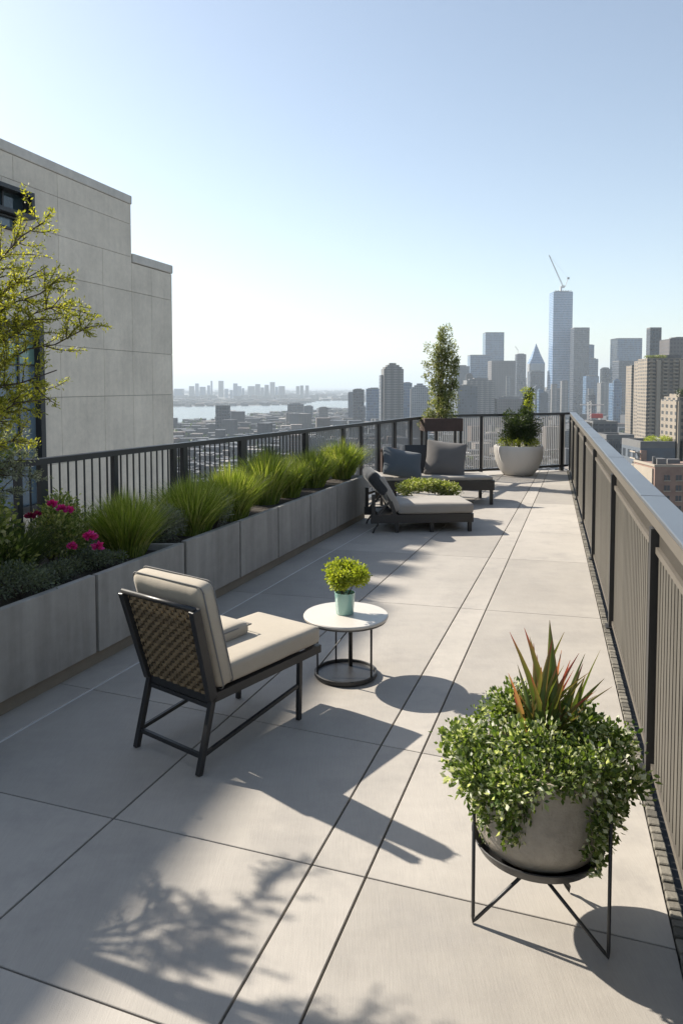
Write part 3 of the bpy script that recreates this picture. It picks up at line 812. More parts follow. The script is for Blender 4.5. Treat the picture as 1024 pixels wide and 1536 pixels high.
pp = empty('potted_herb', pc, 0, 'bushy yellow green herb in a mint glazed pot on the side table', 'potted plant')
pr = 15.5 / FP * TY
o = MB().lathe([(pr * .80, 0), (pr * .86, .004), (pr, .135), (pr * 1.02, .142), (pr * .95, .142), (pr * .9, .12), (0, .118)], 40).build('pot', M['mint'], pp); auto_smooth(o, 50)
m = MB()
hc = at(515, 864, TY).z - tz
for k in range(16):
    d = rvec(); d.z = d.z * .5; blob_leaves(m, (d.x * .10, d.y * .10, hc + d.z * .09), (.07, .07, .06), 420, .019, .014, .3)
m.build('foliage', M['herb'], pp)
m = MB()
for k in range(14): d = rvec(); m.tube([(d.x * .02, d.y * .02, .115), (d.x * .09, d.y * .09, hc + .03 * d.z)], .002, 4)
m.build('stem', M['bark'], pp)

# ------------------------------------------------------------------ plant bowl in wire stand (right foreground)
fA, fB = gnd(709, 1386), gnd(912, 1440)
bc_ = Vector((.70, 2.55, 0)); bc_.x = (817 - 512) / FP * 2.53
sc = bc_
stand = empty('plant_stand', sc, 0, 'thin black wire stand holding the large grey bowl', 'plant stand')
z_r = .235; rr_ = .235
feet = [fA - sc, fB - sc, Vector((.15, .10, 0)), Vector((-.12, .24, 0))]
for i, f in enumerate(feet[:3]):
    f.z = .007; d = Vector((f.x, f.y, 0)).normalized()
    side = Vector((-d.y, d.x, 0))
    top1 = Vector((f.x * 1.0, f.y * 1.0, .50)); top2 = (d * .10 + side * (.10 if i == 1 else -.10) * -1); top2.z = .228
    if i == 2: top1 = Vector((.02, .06, .25))
    MB().tube([top1, f + Z * .02, f, f + (top2 - f).normalized() * .02, top2], .0065, 8).build('leg', M['black'], stand, True)
def ringpts(r, z, n=48, tilt=0): return [(r * math.cos(2 * PI * k / n), r * math.sin(2 * PI * k / n), z + tilt * math.cos(2 * PI * k / n)) for k in range(n + 1)]
o = MB().lathe([(.05, .22), (.14, .23), (.205, .262), (.228, .292), (.232, .290), (.21, .252), (.14, .221), (.05, .212)], 56).build('cradle', M['black'], stand); auto_smooth(o, 50)
pb = empty('planted_bowl', sc + Vector((0, 0, .075)), 0, 'large grey bowl overflowing with white flecked creeper and spiky red tipped leaves', 'potted plant')
o = MB().lathe([(0, .150), (.09, .152), (.15, .168), (.205, .215), (.232, .28), (.238, .36), (.232, .44), (.225, .50), (.212, .50), (.21, .46), (0, .45)], 64).build('bowl', M['bowl'], pb); auto_smooth(o, 50)
m = MB()
cz = .53
nsub = 46
for k in range(nsub):
    a = 2 * PI * k / nsub * 3.3 + R.uniform(-.1, .1); q = R.choice((.13, .19, .24, .26)) + R.uniform(-.02, .03)
    zc = .615 - (q - .14) * .75 + R.uniform(-.045, .05)
    blob_leaves(m, (math.cos(a) * q, math.sin(a) * q, zc), (.075 + .03 * R.random(), .08, .07), R.randint(110, 400), R.choice((.017, .021, .025)), .0145, .2, .3)
for k in range(38):              # trailing stems
    a = R.uniform(0, 2 * PI)
    if R.random() < .75: a = R.choice((R.uniform(-2.9, -1.9), R.uniform(-1.05, .15)))
    q = R.uniform(.24, .31); ln = R.uniform(.12, .34)
    if math.cos(a) < -.3: ln *= .8
    x, y = math.cos(a) * q, math.sin(a) * q
    for j in range(int(ln * 330)):
        t = R.random(); zz = .50 - ln * t; rr2 = 1 - .22 * t + .05 * math.sin(t * 9 + k)
        p = Vector((x * rr2, y * rr2, zz)) + rvec() * .03 * (1 - .6 * t)
        m.leaf(p, (rvec() + Vector((math.cos(a), math.sin(a), -.4))).normalized(), rvec(), .023 * R.uniform(.6, 1.3), .015)
m.build('creeper', M['creep'], pb)
# spiky rosette
def spikes(root, c, specs):
    m = MB(); uvs = []
    for (dx, dy, tx, ty_, tz_, wd) in specs:
        b = Vector((c[0] + dx, c[1] + dy, c[2])); t = Vector((c[0] + tx, c[1] + ty_, tz_)); side = Vector((1, R.uniform(-.7, .7), 0)).normalized()
        K = 7; pts = []
        for i in range(K):
            u = i / (K - 1); pts.append(b.lerp(t, u) + Vector((tx - dx, ty_ - dy, 0)) * (-.25 * math.sin(PI * u)))
        n = len(m.v); nrm = side.cross(Z)
        for i, p in enumerate(pts):
            u = i / (K - 1); ww = wd * (.55 + 1.2 * u if u < .35 else (1 - ((u - .35) / .65) ** 1.3) * .97) / 2 + .0006
            m.v += [tuple(p - side * ww), tuple(p + nrm * ww * .5), tuple(p + side * ww)]; uvs += [(0, u), (.5, u), (1, u)]
        for i in range(K - 1):
            a = n + 3 * i; m.f += [(a, a + 1, a + 4, a + 3), (a + 1, a + 2, a + 5, a + 4)]
    o = m.build('spiky_leaves', M['spike'], root, True)
    ul = o.data.uv_layers.new(name='UVMap')
    for lp_ in o.data.loops: ul.data[lp_.index].uv = uvs[lp_.vertex_index]
    return o
Yp = sc.y
specs = []
for px, py, w_, dy in ((764, 948, .024, .0), (786, 942, .030, .03), (824, 930, .042, .02), (846, 948, .022, .05), (868, 980, .018, .0), (900, 975, .020, .02), (906, 1018, .024, -.03), (918, 1030, .022, .03), (762, 1010, .016, -.04), (878, 1012, .022, -.05), (794, 955, .026, .08), (835, 1000, .018, -.06), (812, 1000, .03, -.07), (855, 990, .02, -.08), (842, 975, .02, -.02), (888, 1040, .022, -.09), (770, 1040, .02, -.08), (800, 965, .024, .1), (860, 1005, .024, .09), (828, 960, .028, -.03)):
    t = at(px, py, Yp + dy); specs.append((R.uniform(-.05, .05) + (px - 835) / 1500, R.uniform(-.04, .04), t.x - sc.x - .02, dy, t.z, w_))
for k in range(26):
    a = R.uniform(0, 2 * PI); q = R.uniform(.05, .17); specs.append((R.uniform(-.06, .06), R.uniform(-.05, .05), .03 + math.cos(a) * q, math.sin(a) * q, R.uniform(.70, .86), R.uniform(.012, .022)))
specs = [(a_, b_, c_, d_, e_ - .075 * (k_ < 20), f_ * 1.45) for k_, (a_, b_, c_, d_, e_, f_) in enumerate(specs)]
spikes(pb, (.02, 0, .50), specs)

# ------------------------------------------------------------------ loungers
l1a, l1b = gnd(556, 800), gnd(709, 797)
ang1 = math.atan2(l1b.y - l1a.y, l1b.x - l1a.x)
lg = empty('lounger', l1a, ang1, 'nearer low lounger with greige mattress and charcoal tilted backrest', 'lounger', 'two loungers by the far planter end')
Ll = (l1b - l1a).length; D1 = .66
for x, y in ((.34, .02), (.34, D1), (.80, .02), (.80, D1), (Ll - .04, .02), (Ll - .04, D1)): bevel(MB().bar((x, y, 0), (x, y, .13), .05, .05).build('leg', M['black'], lg), .004)
for y in (.01, D1):
    MB().box((Ll / 2, y, .18), (Ll, .045, .11)).build('side_rail', M['black'], lg)
    MB().bar((.035, y, .13), (.035, y, .50), .035, .045).build('back_post', M['black'], lg)
    MB().bar((.34, y, .16), (.20, y, .56), .04, .045).build('back_brace', M['black'], lg)
    MB().bar((.05, y, .20), (.26, y, .42), .02, .025).build('back_brace', M['black'], lg)
    MB().tube([(.10, y, .12), (.05, y, .05), (.03, y, .0)], .012, 8).build('leg', M['black'], lg, True)
MB().box((Ll - .012, D1 / 2 + .005, .18), (.05, D1 - .03, .11)).build('end_rail', M['black'], lg)
MB().box((Ll / 2 + .05, D1 / 2 + .005, .215), (Ll - .14, D1 - .05, .02)).build('slat_deck', M['black'], lg)
MB().cushion((Ll / 2 + .18, D1 / 2, .305), (Ll - .34, D1 + .03, .135), .04, .015).build('mattress', M['cushgrey'], lg, True)
rot = Matrix.Rotation(math.radians(-62), 4, 'Y')
MB().cushion((.235, D1 / 2, .50), (.52, D1 + .02, .11), .04, .012, Matrix.Rotation(math.radians(60), 4, 'Y')).build('back_cushion', M['cushgrey'], lg, True)
MB().cushion((.10, D1 / 2, .64), (.34, D1 + .04, .13), .05, .02, Matrix.Rotation(math.radians(50), 4, 'Y')).build('head_cushion', M['darkfab'], lg, True)

l2b = gnd(740, 757); l2 = Vector((l2b.x - 1.85, l2b.y - .12, 0)); ang2 = math.atan2(.12, 1.85)
lg2 = empty('lounger', l2, ang2, 'farther lounger with charcoal frame and thin greige seat under a grey pillow', 'lounger', 'two loungers by the far planter end')
L2 = 1.86; D2 = .72
for x, y in ((.06, .02), (.06, D2), (L2 - .04, .02), (L2 - .04, D2)): bevel(MB().bar((x, y, 0), (x, y, .24), .05, .05).build('leg', M['black'], lg2), .004)
for y in (.01, D2): MB().box((L2 / 2, y, .31), (L2, .045, .16)).build('side_rail', M['black'], lg2)
MB().box((L2 - .012, D2 / 2 + .005, .31), (.05, D2 - .03, .16)).build('end_rail', M['black'], lg2)
MB().cushion((L2 / 2, D2 / 2, .415), (L2 - .03, D2 - .01, .07), .03, .008).build('mattress', M['cushgrey'], lg2, True)
o = MB().box((0, 0, 0), (.70, .05, .52), 0, Matrix.Rotation(math.radians(-24), 4, 'X')).build('backrest', M['black'], lg2); o.location = (.88, .60, .66)
def pillow(c, sx, sz, th, rz, lean, mat, label, roll=0):
    m = MB().cushion((0, 0, 0), (sx, sz, th), .03, .05, None, 14, .006, R.uniform(0, 9))
    m.v = [(x * (1 - .06 * (1 - abs(y) / sz * 2) * 1), y * (1 - .06 * (1 - abs(x) / sx * 2)), z * (1.0 - .55 * max(abs(x) / sx * 2, abs(y) / sz * 2) ** 3)) for x, y, z in m.v]
    o = m.build('pillow', M[mat], None, True, c)
    o.rotation_euler = (Matrix.Rotation(rz, 3, 'Z') @ Matrix.Rotation(roll, 3, 'Y') @ Matrix.Rotation(math.radians(90 - lean), 3, 'X')).to_euler()
    return tag(o, label, 'pillow', 'pillows on the loungers')
g1 = at(668, 690, l2.y + .42)
pillow((g1.x, g1.y, .70), .66, .60, .13, math.radians(-8), 24, 'greyfab', 'large square grey pillow propped upright on the farther lounger', math.radians(6))
g2 = at(603, 706, l2.y + .15)
pillow((g2.x, g2.y, .655), .66, .50, .11, math.radians(14), 34, 'bluefab', 'slate blue pillow leaning at the head end of the farther lounger', math.radians(12))
# leafy low planter between the loungers
pg = Vector((at(645, 735, 10.35).x, 10.42, 0)); pg.y = l1b.y + D1 + .28
lowp = empty('low_planter', pg, ang1, 'leafy variegated mound in a low dark trough between the two loungers', 'planter')
bevel(MB().box((0, 0, .14), (.80, .36, .28)).build('trough', M['black'], lowp), .008)
m = MB()
for k in range(26):
    x = R.uniform(-.37, .37); hh = .40 + .12 * (1 - abs(x + .05) * 2.0); blob_leaves(m, (x, R.uniform(-.15, .15), hh + R.uniform(-.05, .0)), (.12, .12, .09), 300, .03, .02, .4)
m.build('foliage', M['variegated'], lowp)

# ------------------------------------------------------------------ white bowl planter
wy = 15.55; wx = at(777, 700, wy).x
wp = empty('bowl_planter', (wx, wy, 0), 0, 'big round white bowl planter with dark bushy shrub at the far end', 'planter')
wr = 36.5 / FP * wy; wh = .63
o = MB().lathe([(wr * .52, 0), (wr * .62, .02), (wr * .80, .14), (wr * .94, .32), (wr, .50), (wr * .995, wh - .03), (wr * .97, wh), (wr * .90, wh), (wr * .88, wh - .06), (0, wh - .06)], 72).build('bowl', M['white'], wp); auto_smooth(o, 60)
m = MB(); m2 = MB()
for k in range(40):
    d = rvec(); q = R.uniform(.3, 1); c = Vector((d.x * .38 * q, d.y * .32 * q, .98 + d.z * .38 * q)); blob_leaves(m, c, (.15, .15, .13), 260, .05, .020, .4)
for k in range(9):
    t = k / 8; blob_leaves(m, (.16 + .05 * t + R.uniform(-.05, .05), 0, 1.35 + .42 * t), (.12 * (1 - .5 * t), .1, .09), 140, .05, .018, .4)
for k in range(16):
    a = R.uniform(0, 2 * PI); blob_leaves(m2, (math.cos(a) * .33, math.sin(a) * .3, .70), (.12, .12, .09), 90, .05, .014, .4)
    m.blade([Vector((0, 0, .6)), Vector((0, 0, .7)), Vector((0, .01, .8))], .004, Vector((1, 0, 0)))
for k in range(4): blob_leaves(m2, (.17 + R.uniform(-.06, .1), -.1, 1.42 + .12 * k), (.10, .08, .08), 110, .05, .018, .4)
m.build('foliage', M['dark'], wp); m2.build('young_foliage', M['herb'], wp)
MB().tube([(0, 0, .5), (.02, 0, 1.0), (.14, 0, 1.4), (.2, 0, 1.7)], [.03, .02, .012, .005], 7).build('trunk', M['bark'], wp, True)

# ------------------------------------------------------------------ tree in raised dark trough at far end
ty0 = 14.2; tx0 = at(661, 640, ty0).x
tp = empty('tree_planter', (tx0, ty0, 0), .15, 'tall leafy bamboo like tree in a raised rusty dark trough at the railing corner', 'potted tree')
ztop = at(661, 627, ty0).z; zbt = at(661, 642, ty0).z - .05
bevel(MB().box((0, 0, (ztop + zbt) / 2), (.76, .42, ztop - zbt)).build('trough', M['rust'], tp), .006)
for x in (-.34, .34):
    for y in (-.17, .17): MB().bar((x, y, 0), (x, y, zbt), .045, .045).build('leg', M['black'], tp)
MB().box((0, -.17, .10), (.66, .03, .04)).build('lower_rail', M['black'], tp)
zt = at(665, 488, ty0).z
m = MB(); mb = MB()
for k in range(9):
    x1 = R.uniform(-.22, .20); top = Vector((x1 * 1.2 + .06, R.uniform(-.15, .15), ztop + (zt - ztop) * R.uniform(.65, 1.0)))
    pts = branch((x1 * .4, 0, ztop - .1), top, 0, 10, .02); mb.tube(pts, [.012 * (1 - i / 12) for i in range(11)], 5)
    for j in range(60):
        u = R.uniform(.12, 1) ** 1.0 * 10; i = min(int(u), 9); p = pts[i].lerp(pts[i + 1], u - i); sp = .26 * (1.12 - u / 10)
        blob_leaves(m, p + rvec() * sp * .8, (.05, .05, .04), 14, .055, .020, .2)
for px, py in ((640, 512), (635, 540), (676, 510), (682, 525), (672, 490), (660, 500), (684, 575), (633, 560), (655, 520), (668, 515)):
    e = at(px, py, ty0) - Vector((tx0, ty0, 0)); pts = branch((.0, 0, ztop + .3), e, .05, 7, .03); mb.tube(pts, [.007, .006, .005, .005, .004, .003, .002, .001], 4)
    for j in range(16):
        u = R.uniform(.5, 1) * 7; i = min(int(u), 6); p = pts[i].lerp(pts[i + 1], u - i); blob_leaves(m, p + rvec() * .05, (.05, .05, .05), 13, .05, .018, .2)
for k in range(16): blob_leaves(m, (R.uniform(-.42, .3), R.uniform(-.2, .2), ztop + R.uniform(-.12, .22)), (.12, .1, .10), 70, .05, .016, .3, droop=.3)
m.build('crown', M['olive'], tp); mb.build('trunk', M['bark'], tp)
rp = at(580, 690, 12.6)
rpx = empty('rust_planter', (rp.x, 12.6, 0), .3, 'small rust coloured pedestal box behind the slate blue pillow', 'planter')
zt2 = at(580, 673, 12.6).z
bevel(MB().box((0, 0, zt2 / 2), (.26, .26, zt2)).build('box', M['rust'], rpx), .006)
MB().box((0, 0, zt2 - .01), (.29, .29, .03)).build('rim', M['rust'], rpx)

# ------------------------------------------------------------------ neighbouring concrete building
BZ = 30.0
pe = at(257, 400, BZ)                        # top right corner of low part
LBd = Ln(pe, Vector((pe.x - .297 * 10, BZ - 10, 0)))
def wallp(px):
    lo, hi = 5., 60.
    for _ in range(60):
        y = (lo + hi) / 2
        if LBd.x(y) / y * FP + 512 < px: lo = y
        else: hi = y
    return lo
yst = wallp(200)
nb = empty('concrete_building', (LBd.x(0), 0, -119), LBd.ang(), 'stepped pale precast concrete building beside the terrace at left', 'building')
mi = Matrix.Rotation(-LBd.ang(), 4, 'Z')
def bx(y): return (mi @ (Vector((LBd.x(y), y, 0)) - Vector((LBd.x(0), 0, 0)))).x
def bh(px, py): y = wallp(px); return at(px, py, y).z + 119
H1 = bh(199, 293); H2 = bh(228, 388)
x_end, x_st, x_beg = bx(BZ), bx(yst), bx(-14)
MB().box(((x_beg + x_st) / 2, 11.06, H1 / 2 - .1), (x_st - x_beg, 22, H1 - .2)).build('core', M['wallback'], nb)
MB().box(((x_st + x_end) / 2 + .01, 9.06, H2 / 2 - .1), (x_end - x_st, 18, H2 - .2)).build('core', M['wallback'], nb)
cop = bh(199, 306); hs = [bh(199, 336), bh(199, 385), bh(199, 437), bh(200, 527), bh(200, 593), bh(200, 593) - 2.1, bh(200, 593) - 4.4, bh(200, 593) - 8, 60, 0]
vs = [bx(wallp(p)) for p in (27, 92, 157)]
wy1 = bx(wallp(45)); wy2 = bx(wallp(60))
g = .014
def rect(m, xa, xb, za, zb, t=.06): m.box(((xa + xb) / 2, .02, (za + zb) / 2), (xb - xa - g, t, zb - za - g))
m = MB()
W1 = (bx(13), wy1, bh(45, 331), bh(45, 291)); W2 = (bx(13), wy2, bh(60, 487) - 5.6, bh(60, 487))
W3 = (bx(13), bx(wallp(28)), W1[2] - .40, W1[2] - .0)
cols = [x_beg, bx(8), bx(13), bx(17), vs[0], vs[1], vs[2], x_st]
tops = [cop] + hs
wins = (W1, W2, W3)
for r in range(len(tops) - 1):
    zt_, zb_ = tops[r], tops[r + 1]
    cc_ = [x_beg, bx(8), bx(13), bx(17), (vs[0] if r < 1 else bx(wallp(10))), vs[1], x_st] if r < 2 else [x_beg, bx(8), bx(13), bx(17), vs[1], vs[2], x_st]
    for a, b in zip(cc_[:-1], cc_[1:]):
        parts = [(a, b, zb_, zt_)]
        for (wx0, wx1, wz0, wz1) in wins:
            np_ = []
            for (pa, pb_, pz0, pz1) in parts:
                if pb_ <= wx0 or pa >= wx1 or pz1 <= wz0 or pz0 >= wz1: np_.append((pa, pb_, pz0, pz1)); continue
                if pa < wx0: np_.append((pa, wx0, pz0, pz1))
                if pb_ > wx1: np_.append((wx1, pb_, pz0, pz1))
                if pz1 > wz1: np_.append((max(pa, wx0), min(pb_, wx1), wz1, pz1))
                if pz0 < wz0: np_.append((max(pa, wx0), min(pb_, wx1), pz0, wz0))
            parts = np_
        for q in parts:
            if q[1] - q[0] > .08 and q[3] - q[2] > .08: rect(m, *q)
for (za, zb) in [(H2 - .35, hs[2])] + list(zip(hs[2:-1], hs[3:])):
    for a, b in ((x_st, bx(wallp(229))), (bx(wallp(229)), x_end)): rect(m, a, b, zb, za)
m.build('wall_panels', M['panel'], nb)
m = MB()    # end walls facing away down the terrace
for za, zb in zip(hs[2:-1], hs[3:]):
    m.box((x_end + .03, 9.05, (za + zb) / 2), (.06, 18, za - zb - g))
m.box((x_end + .03, 9.05, (H2 - .35 + hs[2]) / 2), (.06, 18, H2 - .35 - hs[2] - g))
m.box((x_st + .03, 11.1, (cop + hs[1]) / 2 + .05), (.06, 21.9, cop - hs[1] - g)); m.build('end_wall', M['panel'], nb)
bevel(MB().box(((x_beg + x_st) / 2 + .03, 11.03, (H1 + cop) / 2 + .01), (x_st - x_beg + .07, 22.12, H1 - cop)).build('coping', M['coping'], nb), .03)
bevel(MB().box(((x_st + x_end) / 2 + .07, 9.1, H2 - .16), (x_end - x_st + .01, 18.26, .33)).build('coping', M['coping'], nb), .03)
HB = 10.3 + 119
yb_ = 13.45
MB().box(((x_beg + bx(yb_)) / 2, 5.0, (HB + H1) / 2 + .05), (bx(yb_) - x_beg, 10, HB - H1 - .1)).build('unseen_shade_block', M['panel'], nb)  # added out-of-view block, height set to shade the left of the terrace
for a, b in ((13.76, 14.05), (14.42, 14.83), (15.04, 15.52), (15.8, 16.25)):
    MB().box(((bx(a) + bx(b)) / 2, .30, (HB + H1) / 2), (bx(b) - bx(a), .6, HB - H1)).build('unseen_shade_fin', M['panel'], nb)  # added out-of-view fins, gaps set to let sun stripes onto the floor
# windows
def window(W, proud, mull_x, mull_z, panes, fr=.12):
    a, b, z0, z1 = W; m = MB(); yo = -.02 - proud / 2; dp = proud + .12
    m.box(((a + b) / 2, yo, z1 - fr / 2), (b - a, dp, fr)); m.box(((a + b) / 2, yo, z0 + fr / 2), (b - a, dp, fr))
    m.box((a + fr / 2, yo, (z0 + z1) / 2), (fr, dp - .004, z1 - z0 - 2 * fr)); m.box((b - fr / 2, yo, (z0 + z1) / 2), (fr, dp - .004, z1 - z0 - 2 * fr))
    for x in mull_x: m.box((x, .0, (z0 + z1) / 2), (.06, .08, z1 - z0 - 2 * fr))
    for z in mull_z: m.box(((a + b) / 2, -.002, z), (b - a - 2 * fr, .07, .06))
    o = m.build('window', M['frame'], nb)
    zz = [z0 + fr] + sorted(mull_z) + [z1 - fr]
    for i in range(len(zz) - 1):
        MB().box(((a + b) / 2, .015, (zz[i] + zz[i + 1]) / 2), (b - a - 2 * fr, .012, zz[i + 1] - zz[i] - .004)).build('pane', M[panes[i % len(panes)]], o)
window(W1, .25, [bx(wallp(10))], [], ['glass'])
W3b = (W3[0], W3[1], W3[2], W3[3] - .02); window(W3b, .02, [], [], ['blueglass'], .06)
window(W2, .12, [bx(wallp(28)), bx(wallp(-20))], [bh(60, 548), bh(60, 516)], ['blueglass', 'greenglass', 'blueglass'], .2)

# ------------------------------------------------------------------ city
HG = -120.0
river_px = [(-600, 640), (-100, 640), (262, 636), (300, 632), (345, 626), (392, 623.5), (432, 621), (470, 617), (530, 613.5), (560, 611), (560, 605), (530, 601), (500, 600.5), (470, 602), (455, 606), (430, 607.5), (380, 608.5), (262, 610), (-100, 609), (-600, 608)]
rv = [gnd(px, py, HG) for px, py in river_px]
def in_river(x, y):
    ins = False; j = len(rv) - 1
    for i in range(len(rv)):
        if (rv[i].y > y) != (rv[j].y > y) and x < (rv[j].x - rv[i].x) * (y - rv[i].y) / (rv[j].y - rv[i].y) + rv[i].x: ins = not ins
        j = i
    return ins
m, nt, out = new_mat('city_ground')
p = N(nt, 'ShaderNodeBsdfPrincipled'); p.inputs['Roughness'].default_value = .9
v = coords(nt, 'Object'); vo = N(nt, 'ShaderNodeTexVoronoi'); vo.inputs['Scale'].default_value = .012; L(nt, v, vo.inputs[0])
nz = noise_n(nt, v, .004, 6)
base = ramp(nt, math_n(nt, 'MULTIPLY', math_n(nt, 'ADD', nz, math_n(nt, 'MULTIPLY', vo.outputs['Color'], .3)), .8), [(.3, (.05, .055, .05)), (.5, (.09, .09, .088)), (.7, (.16, .15, .14))])
L(nt, base, p.inputs['Base Color']); L(nt, p.outputs[0], out.inputs[0]); M['ground'] = m
m, nt, out = new_mat('river_water')
p = N(nt, 'ShaderNodeBsdfPrincipled'); p.inputs['Base Color'].default_value = (.10, .12, .13, 1); p.inputs['Roughness'].default_value = .22; p.inputs['IOR'].default_value = 1.33
b = N(nt, 'ShaderNodeBump'); b.inputs['Strength'].default_value = .5; b.inputs['Distance'].default_value = 1
L(nt, noise_n(nt, coords(nt, 'Object'), .05, 4), b.inputs['Height']); L(nt, b.outputs[0], p.inputs['Normal']); L(nt, p.outputs[0], out.inputs[0]); M['water'] = m
g0 = MB(); G_ = 45000; g0.v = [(-G_, -3000, HG), (G_, -3000, HG), (G_, 60000, HG), (-G_, 60000, HG)]; g0.f = [(0, 1, 2, 3)]
struct(g0.build('ground', M['ground']))
g0 = MB(); g0.v = [(q.x, q.y, HG + .5) for q in rv]; g0.f = [tuple(range(len(rv)))]; struct(g0.build('river_water', M['water']))

F = {}
F['bluegl'] = facade_mat('blue_curtain_wall', (.085, .135, .20), (.03, .075, .15), 8.0, 6.0, .7, .8, .12, .5, 0)
F['darkgl'] = facade_mat('dark_curtain_wall', (.04, .05, .065), (.008, .014, .026), 8.0, 6.4, .65, .75, .2, .6)
F['tallgl'] = facade_mat('tall_tower_wall', (.21, .28, .38), (.055, .12, .23), 7.0, 5.0, .66, .9, .15, .3, 0)
F['greyconc'] = facade_mat('grey_tower_wall', (.08, .095, .115), (.05, .06, .075), 6.8, 6.0, .55, .6, .3, .5)
F['palegrid'] = facade_mat('pale_grid_wall', (.30, .31, .32), (.09, .11, .13), 3.6, 4.0, .5, .62, .3, .4)
F['cream'] = facade_mat('cream_tower_wall', (.22, .19, .155), (.06, .06, .06), 3.1, 4.6, .5, .55, .3, .4)
F['creambase'] = surf('cream_render', (.29, .25, .20), .8, 0, .2, .15)
F['brown'] = facade_mat('brown_tower_wall', (.09, .08, .078), (.02, .02, .025), 7.2, 6.0, .5, .5, .3, .4)
F['strip'] = facade_mat('striped_tower_wall', (.17, .165, .16), (.04, .045, .05), 5.1, 4.0, .5, .7, .3, .3, 0, .45)
F['roof'] = surf('roof_gravel', (.12, .12, .12), .9, 0, .3, .2)
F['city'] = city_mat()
M['brick'] = brick_mat()
M['red'] = surf('red_hoarding', (.50, .06, .05), .6)
M['crane'] = surf('crane_paint', (.50, .48, .46), .5)
M['winpane'] = glass_mat('city_pane', (.035, .04, .05), .15)
KN = []
def tower(name, px0, px1, ytop, D, mat, label, depth=None, rz=0, cat='tower', top='plant', taper=None):
    a, b = at(px0, ytop, D), at(px1, ytop, D); w_ = b.x - a.x; h = a.z - HG; dp = depth or w_ * .8
    root = empty(name, ((a.x + b.x) / 2, D + dp / 2, HG), rz, label, cat)
    KN.append(((a.x + b.x) / 2, D + dp / 2, max(w_, dp) * .75))
    m = MB().box((0, 0, h / 2), (w_, dp, h))
    m.build('tower_body', F[mat], root)
    if top == 'plant':
        t = MB(); t.box((w_ * .05, 0, h + w_ * .04), (w_ * .5, dp * .5, w_ * .08)); t.box((-w_ * .3, -dp * .2, h + w_ * .025), (w_ * .16, dp * .2, w_ * .05)); t.build('roof_plant', F['roof'], root)
    elif top == 'crown':
        t = MB()
        for k, s in enumerate((.86, .62, .34)): t.box((0, 0, h + w_ * (.05 + .10 * k)), (w_ * s, dp * s, w_ * .10))
        t.build('stepped_crown', F[mat], root)
    elif top == 'parapet':
        t = MB()
        for x, y, sx, sy in ((0, -dp / 2 + 1, w_, 2), (0, dp / 2 - 1, w_, 2), (-w_ / 2 + 1, 0, 2, dp - 4), (w_ / 2 - 1, 0, 2, dp - 4)): t.box((x, y, h + 1.5), (sx, sy, 3))
        t.build('parapet', F['roof'], root)
    return root, w_, dp, h
def wing(root, x, w_, dp, y, h, mat): return MB().box((x, y, h / 2), (w_, dp, h)).build('wing', F[mat], root)
T = tower
r, w_, d_, h_ = T('skyscraper', 728, 756, 499, 3300, 'bluegl', 'flat topped slate blue skyscraper behind the two dark blocks left of the spire', None, .0, top='parapet')
T('office_tower', 705, 735, 533, 3000, 'bluegl', 'grey blue tower just left of the flat topped slate skyscraper', top='parapet')
T('office_tower', 737, 773, 542, 2700, 'brown', 'broad dark brown grey block in front of the flat topped slate skyscraper', top='parapet')
r, w_, d_, h_ = T('office_tower', 775, 789, 531, 3100, 'darkgl', 'slim dark tower with tiny crane on top, left of the spire')
MB().tube([(-w_ * .3, 0, h_), (-w_ * .3, 0, h_ + 18), (-w_ * .62, 0, h_ + 34)], 1.2, 4).build('roof_crane', M['crane'], r)
# pointed tower
a, b = at(795.5, 545, 3100), at(817, 545, 3100); w_ = b.x - a.x; h_ = a.z - HG; ap = at(806, 514, 3100).z - HG
r = empty('pointed_tower', ((a.x + b.x) / 2, 3100, HG), 0, 'pale glass tower ending in a sharp pyramid point', 'tower')
w2 = w_ / 2; m = MB(); m.box((0, w2, h_ / 2), (w_, w_, h_)); m.build('tower_body', F['palegrid'], r)
m = MB(); m.v = [(-w2, 0, h_), (w2, 0, h_), (w2, w_, h_), (-w2, w_, h_), (-w2 * .52, w2 * .5, h_ + (ap - h_) * .45), (w2 * .52, w2 * .5, h_ + (ap - h_) * .45), (w2 * .52, w2 * 1.5, h_ + (ap - h_) * .45), (-w2 * .52, w2 * 1.5, h_ + (ap - h_) * .45), (0, w2, ap)]
m.f = [(0, 1, 5, 4), (1, 2, 6, 5), (2, 3, 7, 6), (3, 0, 4, 7), (4, 5, 8), (5, 6, 8), (6, 7, 8), (7, 4, 8)]; m.build('spire', F['tallgl'], r)
T('office_tower', 795, 816, 557, 2800, 'darkgl', 'dark block standing right in front of the pointed tower')
# tallest tower with cranes
r, w_, d_, h_ = T('tallest_tower', 830, 859, 437, 3000, 'tallgl', 'tallest slender glass skyscraper in the skyline with a white crane on its roof', None, 0, 'skyscraper', None)
m = MB(); m.box((w_ * .36, -1.2, h_ / 2 - 4), (w_ * .26, 3, h_ - 8)); m.build('corner_strip', F['bluegl'], r)
m = MB(); [m.box((k * w_ * .13, -d_ * .48, h_ + 3), (2, 2, 6)) for k in range(-3, 4)]; m.box((0, 0, h_ + 2), (w_ * .7, d_ * .7, 4)); m.build('roof_plant', F['roof'], r)
base = Vector((at(843, 437, 3000).x, 3000 + d_ * .3, h_ + HG))
cr = empty('tower_crane', base, 0, 'white crane with long raised jib on the roof of the tallest skyscraper', 'crane')
def rel(px, py): q = at(px, py, base.y); return Vector((q.x - base.x, 0, q.z - base.z))
j0, j1, k0, k1 = rel(844, 429), rel(823, 382), rel(847, 430), rel(852, 417)
MB().box((0, 0, j0.z / 2), (7, 7, j0.z)).build('mast', M['crane'], cr)
m = MB(); dj = (j1 - j0)
